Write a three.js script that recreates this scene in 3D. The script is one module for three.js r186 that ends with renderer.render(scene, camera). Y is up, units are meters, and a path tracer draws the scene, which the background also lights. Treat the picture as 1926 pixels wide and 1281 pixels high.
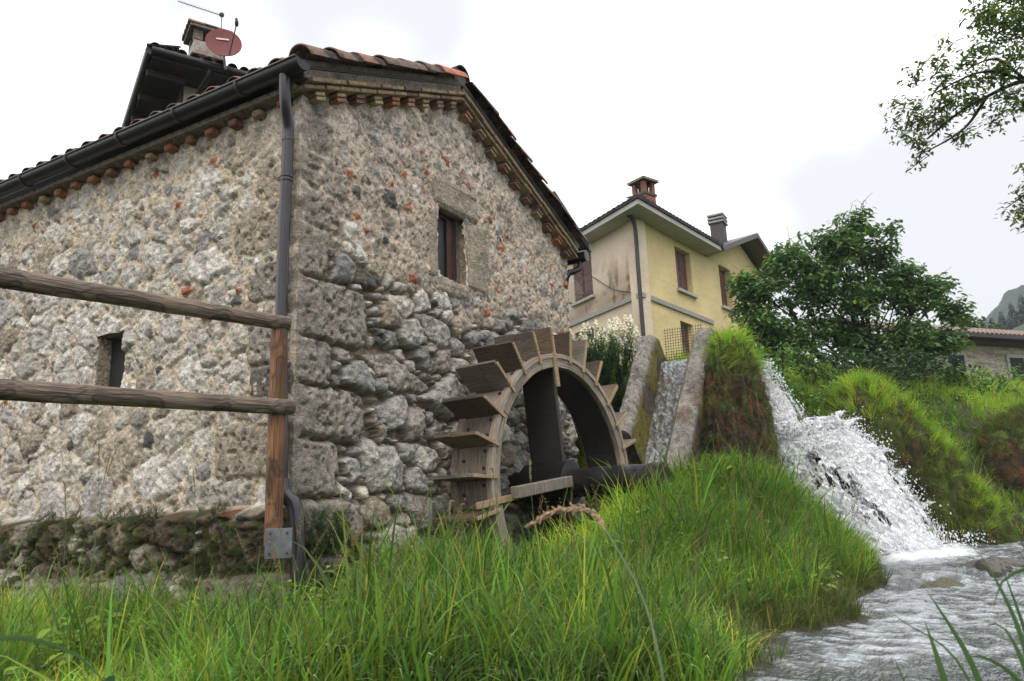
import * as THREE from 'three';
import { RoundedBoxGeometry } from 'three/addons/geometries/RoundedBoxGeometry.js';
import { mergeGeometries } from 'three/addons/utils/BufferGeometryUtils.js';

// ---------------------------------------------------------------- camera, sky, sun, exposure
// metres, y up; y = 0 is the height of the photographer's eye, the stream lies at about -0.7
const scene = new THREE.Scene();
const camera = new THREE.PerspectiveCamera(47.31, 1024 / 681, 0.1, 2000);
camera.position.set(-3.8736, 0, 3.9045);
camera.quaternion.setFromRotationMatrix(new THREE.Matrix4().makeBasis(
  new THREE.Vector3(0.49626, -0.03756, 0.86736), new THREE.Vector3(-0.17721, 0.97365, 0.14355), new THREE.Vector3(-0.8499, -0.22495, 0.47653)));
camera.focus = 6.6;
camera.userData.fStop = 5.6;
const renderer = new THREE.WebGLRenderer({ antialias: true });
renderer.setSize(1024, 681);
renderer.shadowMap.enabled = true;
renderer.toneMapping = THREE.LinearToneMapping;
renderer.toneMappingExposure = 1.95;

// ---------------------------------------------------------------- random numbers and noise
function rng(seed) {
  let s = seed | 0;
  return () => { s = (s + 0x6d2b79f5) | 0; let t = Math.imul(s ^ (s >>> 15), 1 | s); t = (t + Math.imul(t ^ (t >>> 7), 61 | t)) ^ t; return ((t ^ (t >>> 14)) >>> 0) / 4294967296; };
}
const R0 = rng(7);
const rr = (a, b, r = R0) => a + (b - a) * r();
const clamp = (x, a = 0, b = 1) => Math.min(b, Math.max(a, x));
const sst = (x, a, b) => { const t = clamp((x - a) / (b - a)); return t * t * (3 - 2 * t); };
const mix = (a, b, t) => a + (b - a) * t;
const hash = (x, y, z) => { let h = Math.imul(x, 374761393) ^ Math.imul(y, 668265263) ^ Math.imul(z, 2147483647 - 1013); h = Math.imul(h ^ (h >>> 13), 1274126177); h ^= h >>> 16; return (h >>> 0) / 4294967296; };
function vn(x, y = 0, z = 0, px = 0, py = 0) {
  let ix = Math.floor(x), iy = Math.floor(y), iz = Math.floor(z), fx = x - ix, fy = y - iy, fz = z - iz;
  fx = fx * fx * (3 - 2 * fx); fy = fy * fy * (3 - 2 * fy); fz = fz * fz * (3 - 2 * fz);
  let jx = ix + 1, jy = iy + 1;
  if (px) { ix = ((ix % px) + px) % px; jx = ((jx % px) + px) % px; }
  if (py) { iy = ((iy % py) + py) % py; jy = ((jy % py) + py) % py; }
  const a = mix(mix(hash(ix, iy, iz), hash(jx, iy, iz), fx), mix(hash(ix, jy, iz), hash(jx, jy, iz), fx), fy);
  if (fz === 0) return a;
  const b = mix(mix(hash(ix, iy, iz + 1), hash(jx, iy, iz + 1), fx), mix(hash(ix, jy, iz + 1), hash(jx, jy, iz + 1), fx), fy);
  return mix(a, b, fz);
}
const fbm = (x, y, z, o = 4) => { let s = 0, a = 0.5, n = 0; for (let i = 0; i < o; i++) { s += a * vn(x, y, z); n += a; a *= 0.5; x = x * 2 + 17.3; y = y * 2 + 5.1; z *= 2; } return s / n; };
const fbmT = (x, y, px, py, o = 4) => { let s = 0, a = 0.5, n = 0; for (let i = 0; i < o; i++) { s += a * vn(x, y, i * 7, px, py); n += a; a *= 0.5; x *= 2; y *= 2; px *= 2; py *= 2; } return s / n; };

// overcast sky: bright, nearly even cloud with slightly greyer and bluer patches
{
  const W = 512, H = 256, d = new Float32Array(W * H * 4);
  for (let j = 0; j < H; j++) for (let i = 0; i < W; i++) {
    const up = ((j + 0.5) / H - 0.5) * Math.PI, ro = ((i + 0.5) / W - 0.5) * 2 * Math.PI;
    const x = Math.cos(ro) * Math.cos(up), y = Math.sin(up), z = Math.sin(ro) * Math.cos(up);
    const c = fbm(x * 2.3 + 4, y * 3.5 + 2, z * 2.3 + 9, 5), k = sst(c, 0.44, 0.6);
    let L = mix(1.12, 0.485, k);
    if (y < 0) L = 0.35;
    const o = (j * W + i) * 4;
    d[o] = L * mix(1, 0.965, k); d[o + 1] = L * mix(1.005, 0.995, k); d[o + 2] = L * mix(1.02, 1.045, k); d[o + 3] = 1;
  }
  const t = new THREE.DataTexture(d, W, H, THREE.RGBAFormat, THREE.FloatType);
  t.mapping = THREE.EquirectangularReflectionMapping; t.magFilter = THREE.LinearFilter; t.minFilter = THREE.LinearFilter; t.needsUpdate = true;
  scene.background = t; scene.environment = t;
}
const sun = new THREE.DirectionalLight(0xfff4e6, 1.0);
sun.position.set(-14, 22, 8); sun.target.position.set(2, 0, 0);
sun.castShadow = true; sun.shadow.radius = 45; sun.shadow.mapSize.set(2048, 2048);
Object.assign(sun.shadow.camera, { left: -20, right: 20, top: 20, bottom: -20, near: 1, far: 80 });
scene.add(sun, sun.target);

scene.fog = new THREE.FogExp2(0xdfe6ee, 0.0006);                 // thin damp air: only the far hill fades

// ---------------------------------------------------------------- helpers
const V = (x, y, z) => new THREE.Vector3(x, y, z);
const PMAT = (() => { camera.updateMatrixWorld(true); return camera.matrixWorld.clone().invert(); })();
const seen = (() => { const p = V(0, 0, 0); return (x, y, z, m = 0.25) => { p.set(x, y, z).applyMatrix4(PMAT); if (p.z > -0.3) return 0; const sx = p.x / -p.z / 0.6587, sy = p.y / -p.z / 0.438; return Math.abs(sx) < 1 + m && Math.abs(sy) < 1 + m ? -p.z : 0; }; })();   // depth of a point that could be in view: nothing is scattered where no one looks
const taken = {};
function numbered(n) { if (!(n in taken)) { taken[n] = 0; return n; } taken[n]++; return n + '_' + String(taken[n]).padStart(3, '0'); }
function tag(o, label, category, group, kind) {
  if (label) o.userData.label = label;
  if (category) o.userData.category = category;
  if (group) o.userData.group = group;
  if (kind) o.userData.kind = kind;
  return o;
}
function thing(name, label, category, pos = [0, 0, 0], group) { const g = new THREE.Group(); g.name = numbered(name); g.position.set(...pos); scene.add(g); return tag(g, label, category, group); }
function part(name, geo, mat, parent, label) { const m = new THREE.Mesh(geo, mat); m.name = parent === scene ? numbered(name) : name; m.castShadow = m.receiveShadow = true; parent.add(m); if (label) m.userData.label = label; return m; }
function struct(name, geo, mat) { return tag(part(name, geo, mat, scene), null, null, null, 'structure'); }
// uv in metres from the dominant axis of each face's normal
function metreUV(g, s = 1, ox = 0, oy = 0) {
  const p = g.attributes.position, n = g.attributes.normal, uv = new Float32Array(p.count * 2);
  for (let i = 0; i < p.count; i++) {
    const ax = Math.abs(n.getX(i)), ay = Math.abs(n.getY(i)), az = Math.abs(n.getZ(i)), x = p.getX(i), y = p.getY(i), z = p.getZ(i);
    const [a, b] = ax > ay && ax > az ? [z, y] : ay > az ? [x, z] : [x, y];
    uv[2 * i] = a * s + ox; uv[2 * i + 1] = b * s + oy;
  }
  g.setAttribute('uv', new THREE.BufferAttribute(uv, 2)); return g;
}
function bx(sx, sy, sz, r = 0.004) { return metreUV(new RoundedBoxGeometry(sx, sy, sz, 1, Math.min(r, sx / 3, sy / 3, sz / 3)), 1, R0() * 7, R0() * 7); }
const at = (g, x, y, z, rx = 0, ry = 0, rz = 0) => { if (rx) g.rotateX(rx); if (ry) g.rotateY(ry); if (rz) g.rotateZ(rz); return g.translate(x, y, z); };
const UNI = ['position', 'normal', 'uv', 'color'];
function merge(list) {
  const all = list.map((g) => { const h = g.index ? g.toNonIndexed() : g; for (const k of Object.keys(h.attributes)) if (!UNI.includes(k)) h.deleteAttribute(k); return h; });
  const col = all.some((g) => g.attributes.color);
  for (const g of all) { if (!g.attributes.uv) metreUV(g); if (col && !g.attributes.color) g.setAttribute('color', new THREE.BufferAttribute(new Float32Array(g.attributes.position.count * 3).fill(1), 3)); g.morphAttributes = {}; }
  return mergeGeometries(all);
}
function tint(g, c) { const n = g.attributes.position.count, a = new Float32Array(n * 3); for (let i = 0; i < n; i++) { const q = typeof c === 'function' ? c(g.attributes.position.getX(i), g.attributes.position.getY(i), g.attributes.position.getZ(i), i) : c; a[3 * i] = q[0]; a[3 * i + 1] = q[1]; a[3 * i + 2] = q[2]; } g.setAttribute('color', new THREE.BufferAttribute(a, 3)); return g; }
// a bar between two points, round (seg sides) with radii r0, r1
function bar(a, b, r0, r1 = r0, seg = 10, hseg = 1) {
  const A = V(...a), B = V(...b), L = A.distanceTo(B), g = new THREE.CylinderGeometry(r1, r0, L, seg, hseg);
  { const p = g.attributes.position, uv = g.attributes.uv; for (let i = 0; i < uv.count; i++) uv.setXY(i, p.getY(i) + L / 2, uv.getX(i) * Math.PI * 2 * Math.max(r0, r1)); }
  g.applyQuaternion(new THREE.Quaternion().setFromUnitVectors(V(0, 1, 0), B.clone().sub(A).normalize()));
  return g.translate(...A.clone().add(B).multiplyScalar(0.5).toArray());
}
function tube(pts, r, seg = 24, rad = 10, taper) {
  const c = new THREE.CatmullRomCurve3(pts.map((p) => V(...p)), false, 'centripetal'), g = new THREE.TubeGeometry(c, seg, r, rad, false);
  if (taper) { const p = g.attributes.position, q = V(0, 0, 0); for (let i = 0; i <= seg; i++) { c.getPointAt(i / seg, q); const k = mix(1, taper, i / seg); for (let j = 0; j <= rad; j++) { const m = i * (rad + 1) + j; p.setXYZ(m, q.x + (p.getX(m) - q.x) * k, q.y + (p.getY(m) - q.y) * k, q.z + (p.getZ(m) - q.z) * k); } } g.computeVertexNormals(); }
  return g;
}
function geoOf(pos, idx, uv, col, nor) {
  const g = new THREE.BufferGeometry();
  g.setAttribute('position', new THREE.Float32BufferAttribute(pos, 3));
  if (uv) g.setAttribute('uv', new THREE.Float32BufferAttribute(uv, 2));
  if (col) g.setAttribute('color', new THREE.Float32BufferAttribute(col, 3));
  g.setIndex(idx);
  if (nor) g.setAttribute('normal', new THREE.Float32BufferAttribute(nor, 3)); else g.computeVertexNormals();
  return g;
}
// a closed solid from a polygon of [x, y] pushed along z
function prism(poly, z0, z1) { const s = new THREE.Shape(poly.map((p) => new THREE.Vector2(...p))); const g = new THREE.ExtrudeGeometry(s, { depth: z1 - z0, bevelEnabled: false }); g.translate(0, 0, z0); return metreUV(g); }
// roughen a geometry's surface along its normals (same push for same position so that seams stay shut)
function rough(g, amp, freq, seed = 0, oct = 3) {
  const p = g.attributes.position, n = g.attributes.normal;
  const acc = new Map(), key = (i) => p.getX(i).toFixed(4) + ',' + p.getY(i).toFixed(4) + ',' + p.getZ(i).toFixed(4);
  for (let i = 0; i < p.count; i++) { const k = key(i), a = acc.get(k) || [0, 0, 0]; a[0] += n.getX(i); a[1] += n.getY(i); a[2] += n.getZ(i); acc.set(k, a); }
  const keys = []; for (let i = 0; i < p.count; i++) keys.push(key(i));
  for (let i = 0; i < p.count; i++) {
    const a = acc.get(keys[i]), l = Math.hypot(...a) || 1, x = p.getX(i), y = p.getY(i), z = p.getZ(i), d = (fbm(x * freq + seed, y * freq + seed * 2, z * freq, oct) - 0.5) * 2 * amp;
    p.setXYZ(i, x + a[0] / l * d, y + a[1] / l * d, z + a[2] / l * d);
  }
  g.computeVertexNormals(); return g;
}

// ---------------------------------------------------------------- textures
function dtex(w, h, fn, srgb, rep) {
  const d = new Uint8Array(w * h * 4);
  for (let j = 0; j < h; j++) for (let i = 0; i < w; i++) { const c = fn((i + 0.5) / w, (j + 0.5) / h), o = (j * w + i) * 4; for (let k = 0; k < 3; k++) d[o + k] = clamp(typeof c === 'number' ? c : c[k]) * 255; d[o + 3] = 255; }
  const t = new THREE.DataTexture(d, w, h, THREE.RGBAFormat); t.wrapS = t.wrapT = THREE.RepeatWrapping; t.magFilter = THREE.LinearFilter; t.minFilter = THREE.LinearMipmapLinearFilter;
  if (srgb) t.colorSpace = THREE.SRGBColorSpace;
  if (rep) t.repeat.set(...rep);
  t.needsUpdate = true; return t;
}
const T = {};
T.stoneBump = dtex(1024, 1024, (u, v) => { const a = fbmT(u * 24, v * 24, 24, 24, 5), b = fbmT(u * 60 + 3, v * 60, 60, 60, 3); return 0.25 + 0.6 * a + 0.25 * (b - 0.5) - 0.5 * sst(fbmT(u * 40, v * 40 + 9, 40, 40, 2), 0.66, 0.8); }, false, [1.6, 1.6]);
T.speck = dtex(1024, 1024, (u, v) => { const a = fbmT(u * 16, v * 16, 16, 16, 6), b = fbmT(u * 90, v * 90, 90, 90, 2); const k = 0.89 + 0.5 * (a - 0.5) + 0.42 * (b - 0.5); return [k, k * 0.99, k * 0.97]; }, true, [1.3, 1.3]);
const plank = (u, v) => { const w = fbmT(u * 6, v * 5, 6, 5, 3), g = fbmT(u * 10 + 0, v * 90, 10, 90, 4), f = fbmT(u * 16, v * 260, 16, 260, 2), r = 0.5 + 0.5 * Math.sin((v * 40 + w * 9) * Math.PI); return 0.45 * g + 0.25 * f + 0.18 * r + 0.2 * w; };
T.wood = dtex(1024, 1024, (u, v) => { const k = 0.46 + 0.74 * plank(u, v); return [k, k * 0.985, k * 0.965]; }, true, [1, 2]);
T.woodBump = dtex(1024, 1024, (u, v) => plank(u, v), false, [1, 2]);
const logp = (u, v) => { const w = fbmT(u * 5, v * 3, 5, 3, 3), r = 0.5 + 0.5 * Math.sin((v * 4 + w * 5 + 0.5 * Math.sin(u * 6.283)) * 2 * Math.PI); return [w, r, fbmT(u * 10, v * 80, 10, 80, 5)]; };
T.log = dtex(1024, 512, (u, v) => { const [w, r, g] = logp(u, v), k = 0.72 + 0.75 * (g - 0.5) - 0.2 * Math.pow(r, 6) + 0.6 * (w - 0.5); return [k, k * 0.985, k * 0.96]; }, true, [0.9, 3]);
T.logBump = dtex(1024, 512, (u, v) => { const [w, r, g] = logp(u, v); return 0.3 + 0.5 * g + 0.2 * r; }, false, [0.9, 3]);
T.lichen = dtex(512, 512, (u, v) => { const a = fbmT(u * 5, v * 5, 5, 5, 5), b = fbmT(u * 24, v * 24, 24, 24, 3), k = sst(a, 0.42, 0.62); return [mix(1.0, 0.36, k) * (0.7 + 0.5 * b), mix(0.93, 0.36, k) * (0.7 + 0.5 * b), mix(0.9, 0.34, k) * (0.7 + 0.5 * b)]; }, true, [1.7, 1.7]);
T.plaster = dtex(512, 512, (u, v) => { const a = fbmT(u * 3, v * 3, 3, 3, 6), b = fbmT(u * 50, v * 50, 50, 50, 2); const k = 0.9 + 0.16 * (a - 0.5) + 0.08 * (b - 0.5); return [k, k, k]; }, true, [0.35, 0.35]);
// the damp stain with its own shape on the house's pale face: denser towards the string course
T.damp = dtex(512, 512, (u, v) => { const s = fbmT(u * 26, v * 3, 26, 3, 4), a = fbmT(u * 4, v * 5, 4, 5, 5), low = sst(v, 0.62, 0.02), k = clamp(low * (0.25 + 1.1 * a) + 0.6 * sst(a * s, 0.24, 0.42) * (0.25 + low) - 0.12); return [mix(0.98, 0.5, k), mix(0.97, 0.47, k), mix(0.95, 0.43, k)]; }, true);
T.damp.wrapS = T.damp.wrapT = THREE.ClampToEdgeWrapping;
T.ripple = dtex(1024, 1024, (u, v) => { const a = fbmT(u * 14, v * 26, 14, 26, 5), b = 1 - Math.abs(2 * fbmT(u * 20 + 5, v * 40, 20, 40, 3) - 1); return 0.5 * a + 0.5 * b; }, false, [0.8, 0.8]);
T.metal = dtex(256, 256, (u, v) => { const a = fbmT(u * 8, v * 8, 8, 8, 5); return 0.75 + 0.4 * (a - 0.5); }, true, [2, 2]);

const lin = (r, g, b) => new THREE.Color().setRGB(r, g, b);
const M = {};
const std = (o) => new THREE.MeshStandardMaterial(o), phy = (o) => new THREE.MeshPhysicalMaterial(o);
M.stone = std({ vertexColors: true, map: T.speck, bumpMap: T.stoneBump, bumpScale: 0.010, roughness: 0.9 });
M.mortar = std({ vertexColors: true, map: T.speck, bumpMap: T.stoneBump, bumpScale: 0.012, roughness: 0.95 });
M.block = std({ color: lin(0.36, 0.31, 0.25), map: T.speck, bumpMap: T.stoneBump, bumpScale: 0.02, roughness: 0.95 });
M.mortarBand = std({ color: lin(0.2, 0.175, 0.145), map: T.speck, bumpMap: T.stoneBump, bumpScale: 0.02, roughness: 0.95 });
const woodM = (r, g, b, ro = 0.75) => std({ color: lin(r, g, b), map: T.wood, bumpMap: T.woodBump, bumpScale: 0.004, roughness: ro });
M.woodPale = woodM(0.37, 0.315, 0.265); M.woodGrey = woodM(0.26, 0.225, 0.195); M.woodBrown = woodM(0.115, 0.084, 0.06); M.woodDark = woodM(0.034, 0.028, 0.025, 0.6); M.woodTan = woodM(0.26, 0.185, 0.12); M.woodBlack = woodM(0.013, 0.012, 0.012, 0.4);
M.worn = [M.woodGrey, M.woodBrown, M.woodTan, M.woodPale].map((m) => { const c = m.clone(); c.vertexColors = true; return c; });
M.woodEnd = woodM(0.40, 0.29, 0.18);
M.logGrey = std({ color: lin(0.38, 0.30, 0.235), map: T.log, bumpMap: T.logBump, bumpScale: 0.006, roughness: 0.8 });
M.logOrange = std({ color: lin(0.36, 0.165, 0.065), map: T.log, bumpMap: T.logBump, bumpScale: 0.005, roughness: 0.6 });
M.gutter = phy({ color: lin(0.016, 0.014, 0.015), map: T.metal, roughness: 0.38, metalness: 0.25, clearcoat: 0.1, clearcoatRoughness: 0.35 });
M.pipe = phy({ color: lin(0.04, 0.03, 0.04), map: T.metal, roughness: 0.33, metalness: 0.2, clearcoat: 0.3, clearcoatRoughness: 0.3 });
M.pipeRust = phy({ color: lin(0.07, 0.04, 0.034), map: T.metal, roughness: 0.4, metalness: 0.2 });
M.galv = std({ color: lin(0.30, 0.32, 0.34), map: T.metal, roughness: 0.45, metalness: 0.7 });
M.iron = std({ color: lin(0.05, 0.048, 0.047), roughness: 0.6, metalness: 0.5 });
M.black = std({ color: lin(0.012, 0.012, 0.012), roughness: 0.8 });
M.darkGlass = phy({ color: lin(0.008, 0.009, 0.011), roughness: 0.5 });
M.tiles = [[0.22, 0.125, 0.095], [0.17, 0.12, 0.095], [0.14, 0.105, 0.09], [0.25, 0.15, 0.105], [0.12, 0.095, 0.085]].map((c) => std({ color: lin(...c), map: T.lichen, bumpMap: T.stoneBump, bumpScale: 0.006, roughness: 0.9 }));
M.tileRed = std({ color: lin(0.42, 0.17, 0.09), map: T.lichen, bumpMap: T.stoneBump, bumpScale: 0.005, roughness: 0.9 });
M.bricks = [[0.34, 0.245, 0.15], [0.34, 0.15, 0.08], [0.34, 0.27, 0.16], [0.18, 0.11, 0.085], [0.28, 0.2, 0.135], [0.22, 0.12, 0.08]].map((c) => std({ color: lin(...c), map: T.speck, bumpMap: T.stoneBump, bumpScale: 0.008, roughness: 0.95 }));

// ---------------------------------------------------------------- the stone mill
const HE = 3.195, XR = 2.06, YR = 4.10, MW = 4.55;             // eaves height, ridge, width of the gable
const SL = (YR - HE) / XR, SRr = (YR - HE) / (MW - XR);          // the two roof slopes
const roofY = (x) => (x < XR ? HE + SL * x : HE + SRr * (MW - x));
const mill = thing('stone_mill', 'old rubble stone mill house with tiled roof, brown gutter and small gable window', 'mill');

const PAL = {
  pale: [[0.57, 0.55, 0.515], [0.5, 0.48, 0.445], [0.64, 0.62, 0.58], [0.45, 0.435, 0.41], [0.54, 0.505, 0.445]],
  grey: [[0.30, 0.295, 0.29], [0.36, 0.35, 0.34], [0.25, 0.245, 0.24], [0.41, 0.395, 0.375], [0.33, 0.30, 0.27]],
  tan: [[0.42, 0.365, 0.295], [0.36, 0.315, 0.26], [0.31, 0.265, 0.215]],
  dark: [[0.085, 0.09, 0.088], [0.11, 0.105, 0.10], [0.07, 0.075, 0.085]],
  red: [[0.42, 0.135, 0.06], [0.36, 0.12, 0.065], [0.46, 0.18, 0.085]],
};
// One wall face: seeds grow into angular stones; the surface is a fine height field cut up so that every large stone is its own mesh.
function stoneWall(o) {
  const r = rng(o.seed), pick = (a) => a[Math.floor(r() * a.length)], S = [], CELL = 0.3, grid = new Map();
  const gkey = (u, v) => Math.floor(u / CELL) * 1000 + Math.floor(v / CELL);
  const put = (s) => { S.push(s); const R = s.reach; for (let a = Math.floor((s.u - R) / CELL); a <= Math.floor((s.u + R) / CELL); a++) for (let b = Math.floor((s.v - R) / CELL); b <= Math.floor((s.v + R) / CELL); b++) { const k = a * 1000 + b; if (!grid.has(k)) grid.set(k, []); grid.get(k).push(S.length - 1); } };
  const mk = (u, v, rad, extra = {}) => {
    const asp = extra.asp ?? rr(1.0, 1.75, r), ang = extra.ang ?? rr(-0.45, 0.45, r), n = 4 + Math.floor(r() * 3), pl = [], a0 = r() * 6.28;
    for (let k = 0; k < n; k++) { const a = a0 + (k + rr(-0.3, 0.3, r)) * 6.283 / n; pl.push([Math.cos(a), Math.sin(a), rr(0.7, 1.0, r)]); }
    return { u, v, rad, asp, ca: Math.cos(ang), sa: Math.sin(ang), pl, reach: rad * asp * 1.45, tu: rr(-0.6, 0.6, r), tv: rr(-0.95, 0.15, r), fa: r() * 6.28, ff: rr(0.5, 1.5, r), bev: rr(0.1, 0.26, r), ph: r() * 50, ...extra };
  };
  for (const b of o.blocks || []) put({ ...mk(b[0], b[1], Math.max(b[2], b[3]), { asp: 1, ang: 0 }), block: [b[2], b[3]], reach: Math.max(b[2], b[3]) * 1.25, kind: 'block', h: b[4] ?? 0.035, col: b[5] || pick([[0.31, 0.275, 0.235], [0.28, 0.255, 0.225], [0.34, 0.295, 0.24]]), tu: rr(-0.12, 0.12, r), tv: rr(-0.12, 0.15, r), joint: 0.006 });
  for (const b of o.fixed || []) put(mk(b[0], b[1], b[2], { asp: b[3] ?? 1.2, ang: b[4] ?? 0, kind: b[5], col: pick(PAL[b[5]]), h: b[6] ?? 0.03 }));
  const gauge = (s, u, v) => {
    const du = u - s.u, dv = v - s.v;
    if (s.block) { const a = Math.abs(du) / s.block[0], b = Math.abs(dv) / s.block[1]; return Math.pow(a ** 7 + b ** 7, 1 / 7); }
    const x = (du * s.ca + dv * s.sa) / (s.rad * s.asp), y = (dv * s.ca - du * s.sa) / s.rad; let m = 0;
    for (const p of s.pl) { const q = (p[0] * x + p[1] * y) / p[2]; if (q > m) m = q; }
    return m;
  };
  for (const [rad, tries] of o.sizes) for (let t = 0; t < tries; t++) {
    const u = rr(o.u0, o.u1, r), v = rr(o.v0, o.v1, r);
    if (o.inside && !o.inside(u, v, -0.03)) continue;
    const z = o.zone(u, v), R = rad * z.size * rr(0.85, 1.15, r);
    if (R < 0.022 || r() > z.keep(R)) continue;
    const s = mk(u, v, R); let ok = true;
    for (const k of grid.get(gkey(u, v)) || []) { const q = S[k], d = gauge(q, u, v); if (d < 1.0 + 0.62 * R / (q.block ? Math.min(...q.block) : q.rad)) { ok = false; break; } }
    if (!ok) continue;
    let c = r(), kind = 'pale'; for (const [k, w] of z.mix) { if (c < w) { kind = k; break; } c -= w; }
    if (kind === 'red' && R > 0.06) kind = 'tan'; if (kind === 'dark' && R > 0.062) kind = o.flip ? 'tan' : 'grey';
    Object.assign(s, { kind, col: pick(PAL[kind]), h: rr(z.h[0], z.h[1], r) * (0.7 + R * 4), joint: z.joint });
    if (kind === 'red') { s.asp = rr(1.4, 2.3, r); s.pl = [[1, 0, 1], [-1, 0, 1], [0, 1, 1], [0, -1, 1]]; s.reach = R * s.asp * 1.45; s.h += 0.01; s.rad = R * 0.75; }
    put(s);
  }
  const st = o.step, nu = Math.round((o.u1 - o.u0) / st) + 1, nv = Math.round((o.v1 - o.v0) / st) + 1, N = nu * nv;
  const P = new Float32Array(N * 3), C = new Float32Array(N * 3), U = new Float32Array(N * 2), own = new Int32Array(N).fill(-1), ok = new Uint8Array(N);
  for (let j = 0; j < nv; j++) for (let i = 0; i < nu; i++) {
    const u = o.u0 + i * st, v = o.v0 + j * st, n = j * nu + i, z = o.zone(u, v);
    ok[n] = o.inside ? +o.inside(u, v, 0.02) : 1; if (o.hole && o.hole(u, v)) ok[n] = 0;
    const w1 = fbm(u * 14, v * 14, o.seed, 3) - 0.5, w2 = fbm(u * 14 + 40, v * 14, o.seed, 3) - 0.5, uu = u + w1 * 0.034, vv = v + w2 * 0.034;
    let d1 = 9, d2 = 9, k1 = -1, k2 = -1;
    for (const k of grid.get(gkey(uu, vv)) || []) { const d = gauge(S[k], uu, vv); if (d < d1) { d2 = d1; k2 = k1; d1 = d; k1 = k; } else if (d < d2) { d2 = d; k2 = k; } }
    const f1 = fbm(u * 9, v * 9, o.seed + 3, 5), f2 = fbm(u * 38, v * 38, o.seed + 5, 3), f3 = fbm(u * 2.2, v * 2.2, o.seed + 7, 3);
    let m = z.m + (f1 - 0.5) * z.rough + (f2 - 0.5) * 0.014 - 0.02 * sst(fbm(u * 26, v * 26, o.seed + 9, 2), 0.6, 0.78);
    let h = m, c = z.mortar.map((q) => q * (0.72 + 0.56 * f1) * (0.85 + 0.3 * f2));
    if (k1 >= 0) {
      const s = S[k1], R = s.block ? Math.min(...s.block) : s.rad, e = Math.min((d2 - d1) * R * 0.55, (1.06 - d1) * R), j0 = (s.joint ?? z.joint);
      if (e > j0) {
        const du = (u - s.u) / (R * 1.5), dv = (v - s.v) / (R * 1.5), t = clamp((e - j0) / (R * s.bev));
        const dome = Math.pow(t, 0.42);
        let fac = Math.min(1.15, 1 + s.tu * du + s.tv * dv, 1.0 + s.ff * (Math.cos(s.fa) * du + Math.sin(s.fa) * dv), 1.05 + s.ff * (Math.cos(s.fa + 2.2) * du + Math.sin(s.fa + 2.2) * dv), 1.05 + 0.8 * s.ff * (Math.cos(s.fa + 4) * du + Math.sin(s.fa + 4) * dv));
        if (s.block) fac = 1 + s.tu * du + s.tv * dv;
        const g1 = fbm(u * 20 + s.ph, v * 20, s.ph, 4), rg = 1 - Math.abs(2 * fbm(u * 16 + s.ph, v * 24, s.ph + 9, 3) - 1);
        let hs = s.h * dome * (0.2 + 0.8 * Math.max(0, fac)) + (g1 - 0.5) * (s.block ? 0.024 : 0.03) + (f2 - 0.5) * 0.008 - (s.block ? 0.035 * sst(fbm(u * 24, v * 24, 77, 3), 0.56, 0.78) : 0.016 * rg * rg * rg);
        hs += z.m0 - 0.012 * (1 - dome);
        if (hs > m) {
          h = hs; own[n] = k1;
          const vein = fbm(u * 30 + s.ph, v * 11, s.ph, 3), q = (0.66 + 0.62 * g1) * (0.86 + 0.28 * f2) * (0.92 + 0.16 * vein), li = sst(fbm(u * 17, v * 17, 31, 4), 0.57, 0.72) * 0.45;
          c = s.col.map((x, a) => mix(x * q, [0.15, 0.135, 0.115][a], li * (s.kind === 'red' || s.kind === 'dark' ? 0.3 : 1)));
        }
      }
    }
    if (z.tone) c = c.map((x, a) => x * z.tone[a]);
    const ms = z.moss ? clamp(z.moss * (0.35 + 1.5 * sst(f3 * 0.6 + f1 * 0.4, 0.42, 0.62))) : 0;
    if (ms > 0) { const mc = [[0.035, 0.032, 0.018], [0.055, 0.07, 0.016], [0.075, 0.05, 0.022]][f2 < 0.45 ? 0 : f1 > 0.52 ? 1 : 2]; c = c.map((x, a) => mix(x, mc[a], ms)); h += ms * 0.02 * f2; }
    h += z.base || 0;
    const p = o.place(u, v, h); P[3 * n] = p[0]; P[3 * n + 1] = p[1]; P[3 * n + 2] = p[2];
    C[3 * n] = c[0]; C[3 * n + 1] = c[1]; C[3 * n + 2] = c[2]; U[2 * n] = u; U[2 * n + 1] = v;
  }
  // normals of the whole field, so that a stone and the mortar round it share them
  const Nn = new Float32Array(N * 3), a = V(0, 0, 0), b = V(0, 0, 0);
  const gp = (t, i, j) => { const n = clamp(j, 0, nv - 1) * nu + clamp(i, 0, nu - 1); return t.set(P[3 * n], P[3 * n + 1], P[3 * n + 2]); };
  const q1 = V(0, 0, 0), q2 = V(0, 0, 0);
  for (let j = 0; j < nv; j++) for (let i = 0; i < nu; i++) { a.copy(gp(q1, i + 1, j)).sub(gp(q2, i - 1, j)); b.copy(gp(q1, i, j + 1)).sub(gp(q2, i, j - 1)); a.cross(b).normalize().multiplyScalar(o.flip ? -1 : 1); Nn.set([a.x, a.y, a.z], 3 * (j * nu + i)); }
  const tri = new Map();
  const add = (x, y, z) => { const ws = [own[x], own[y], own[z]], k = ws[0] === ws[1] || ws[0] === ws[2] ? ws[0] : ws[1] === ws[2] ? ws[1] : ws[0]; let l = tri.get(k); if (!l) tri.set(k, l = []); o.flip ? l.push(x, z, y) : l.push(x, y, z); };
  for (let j = 0; j < nv - 1; j++) for (let i = 0; i < nu - 1; i++) { const n = j * nu + i; if (!(ok[n] && ok[n + 1] && ok[n + nu] && ok[n + nu + 1])) continue; if ((i + j) & 1) { add(n, n + 1, n + nu); add(n + 1, n + nu + 1, n + nu); } else { add(n, n + 1, n + nu + 1); add(n, n + nu + 1, n + nu); } }
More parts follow.
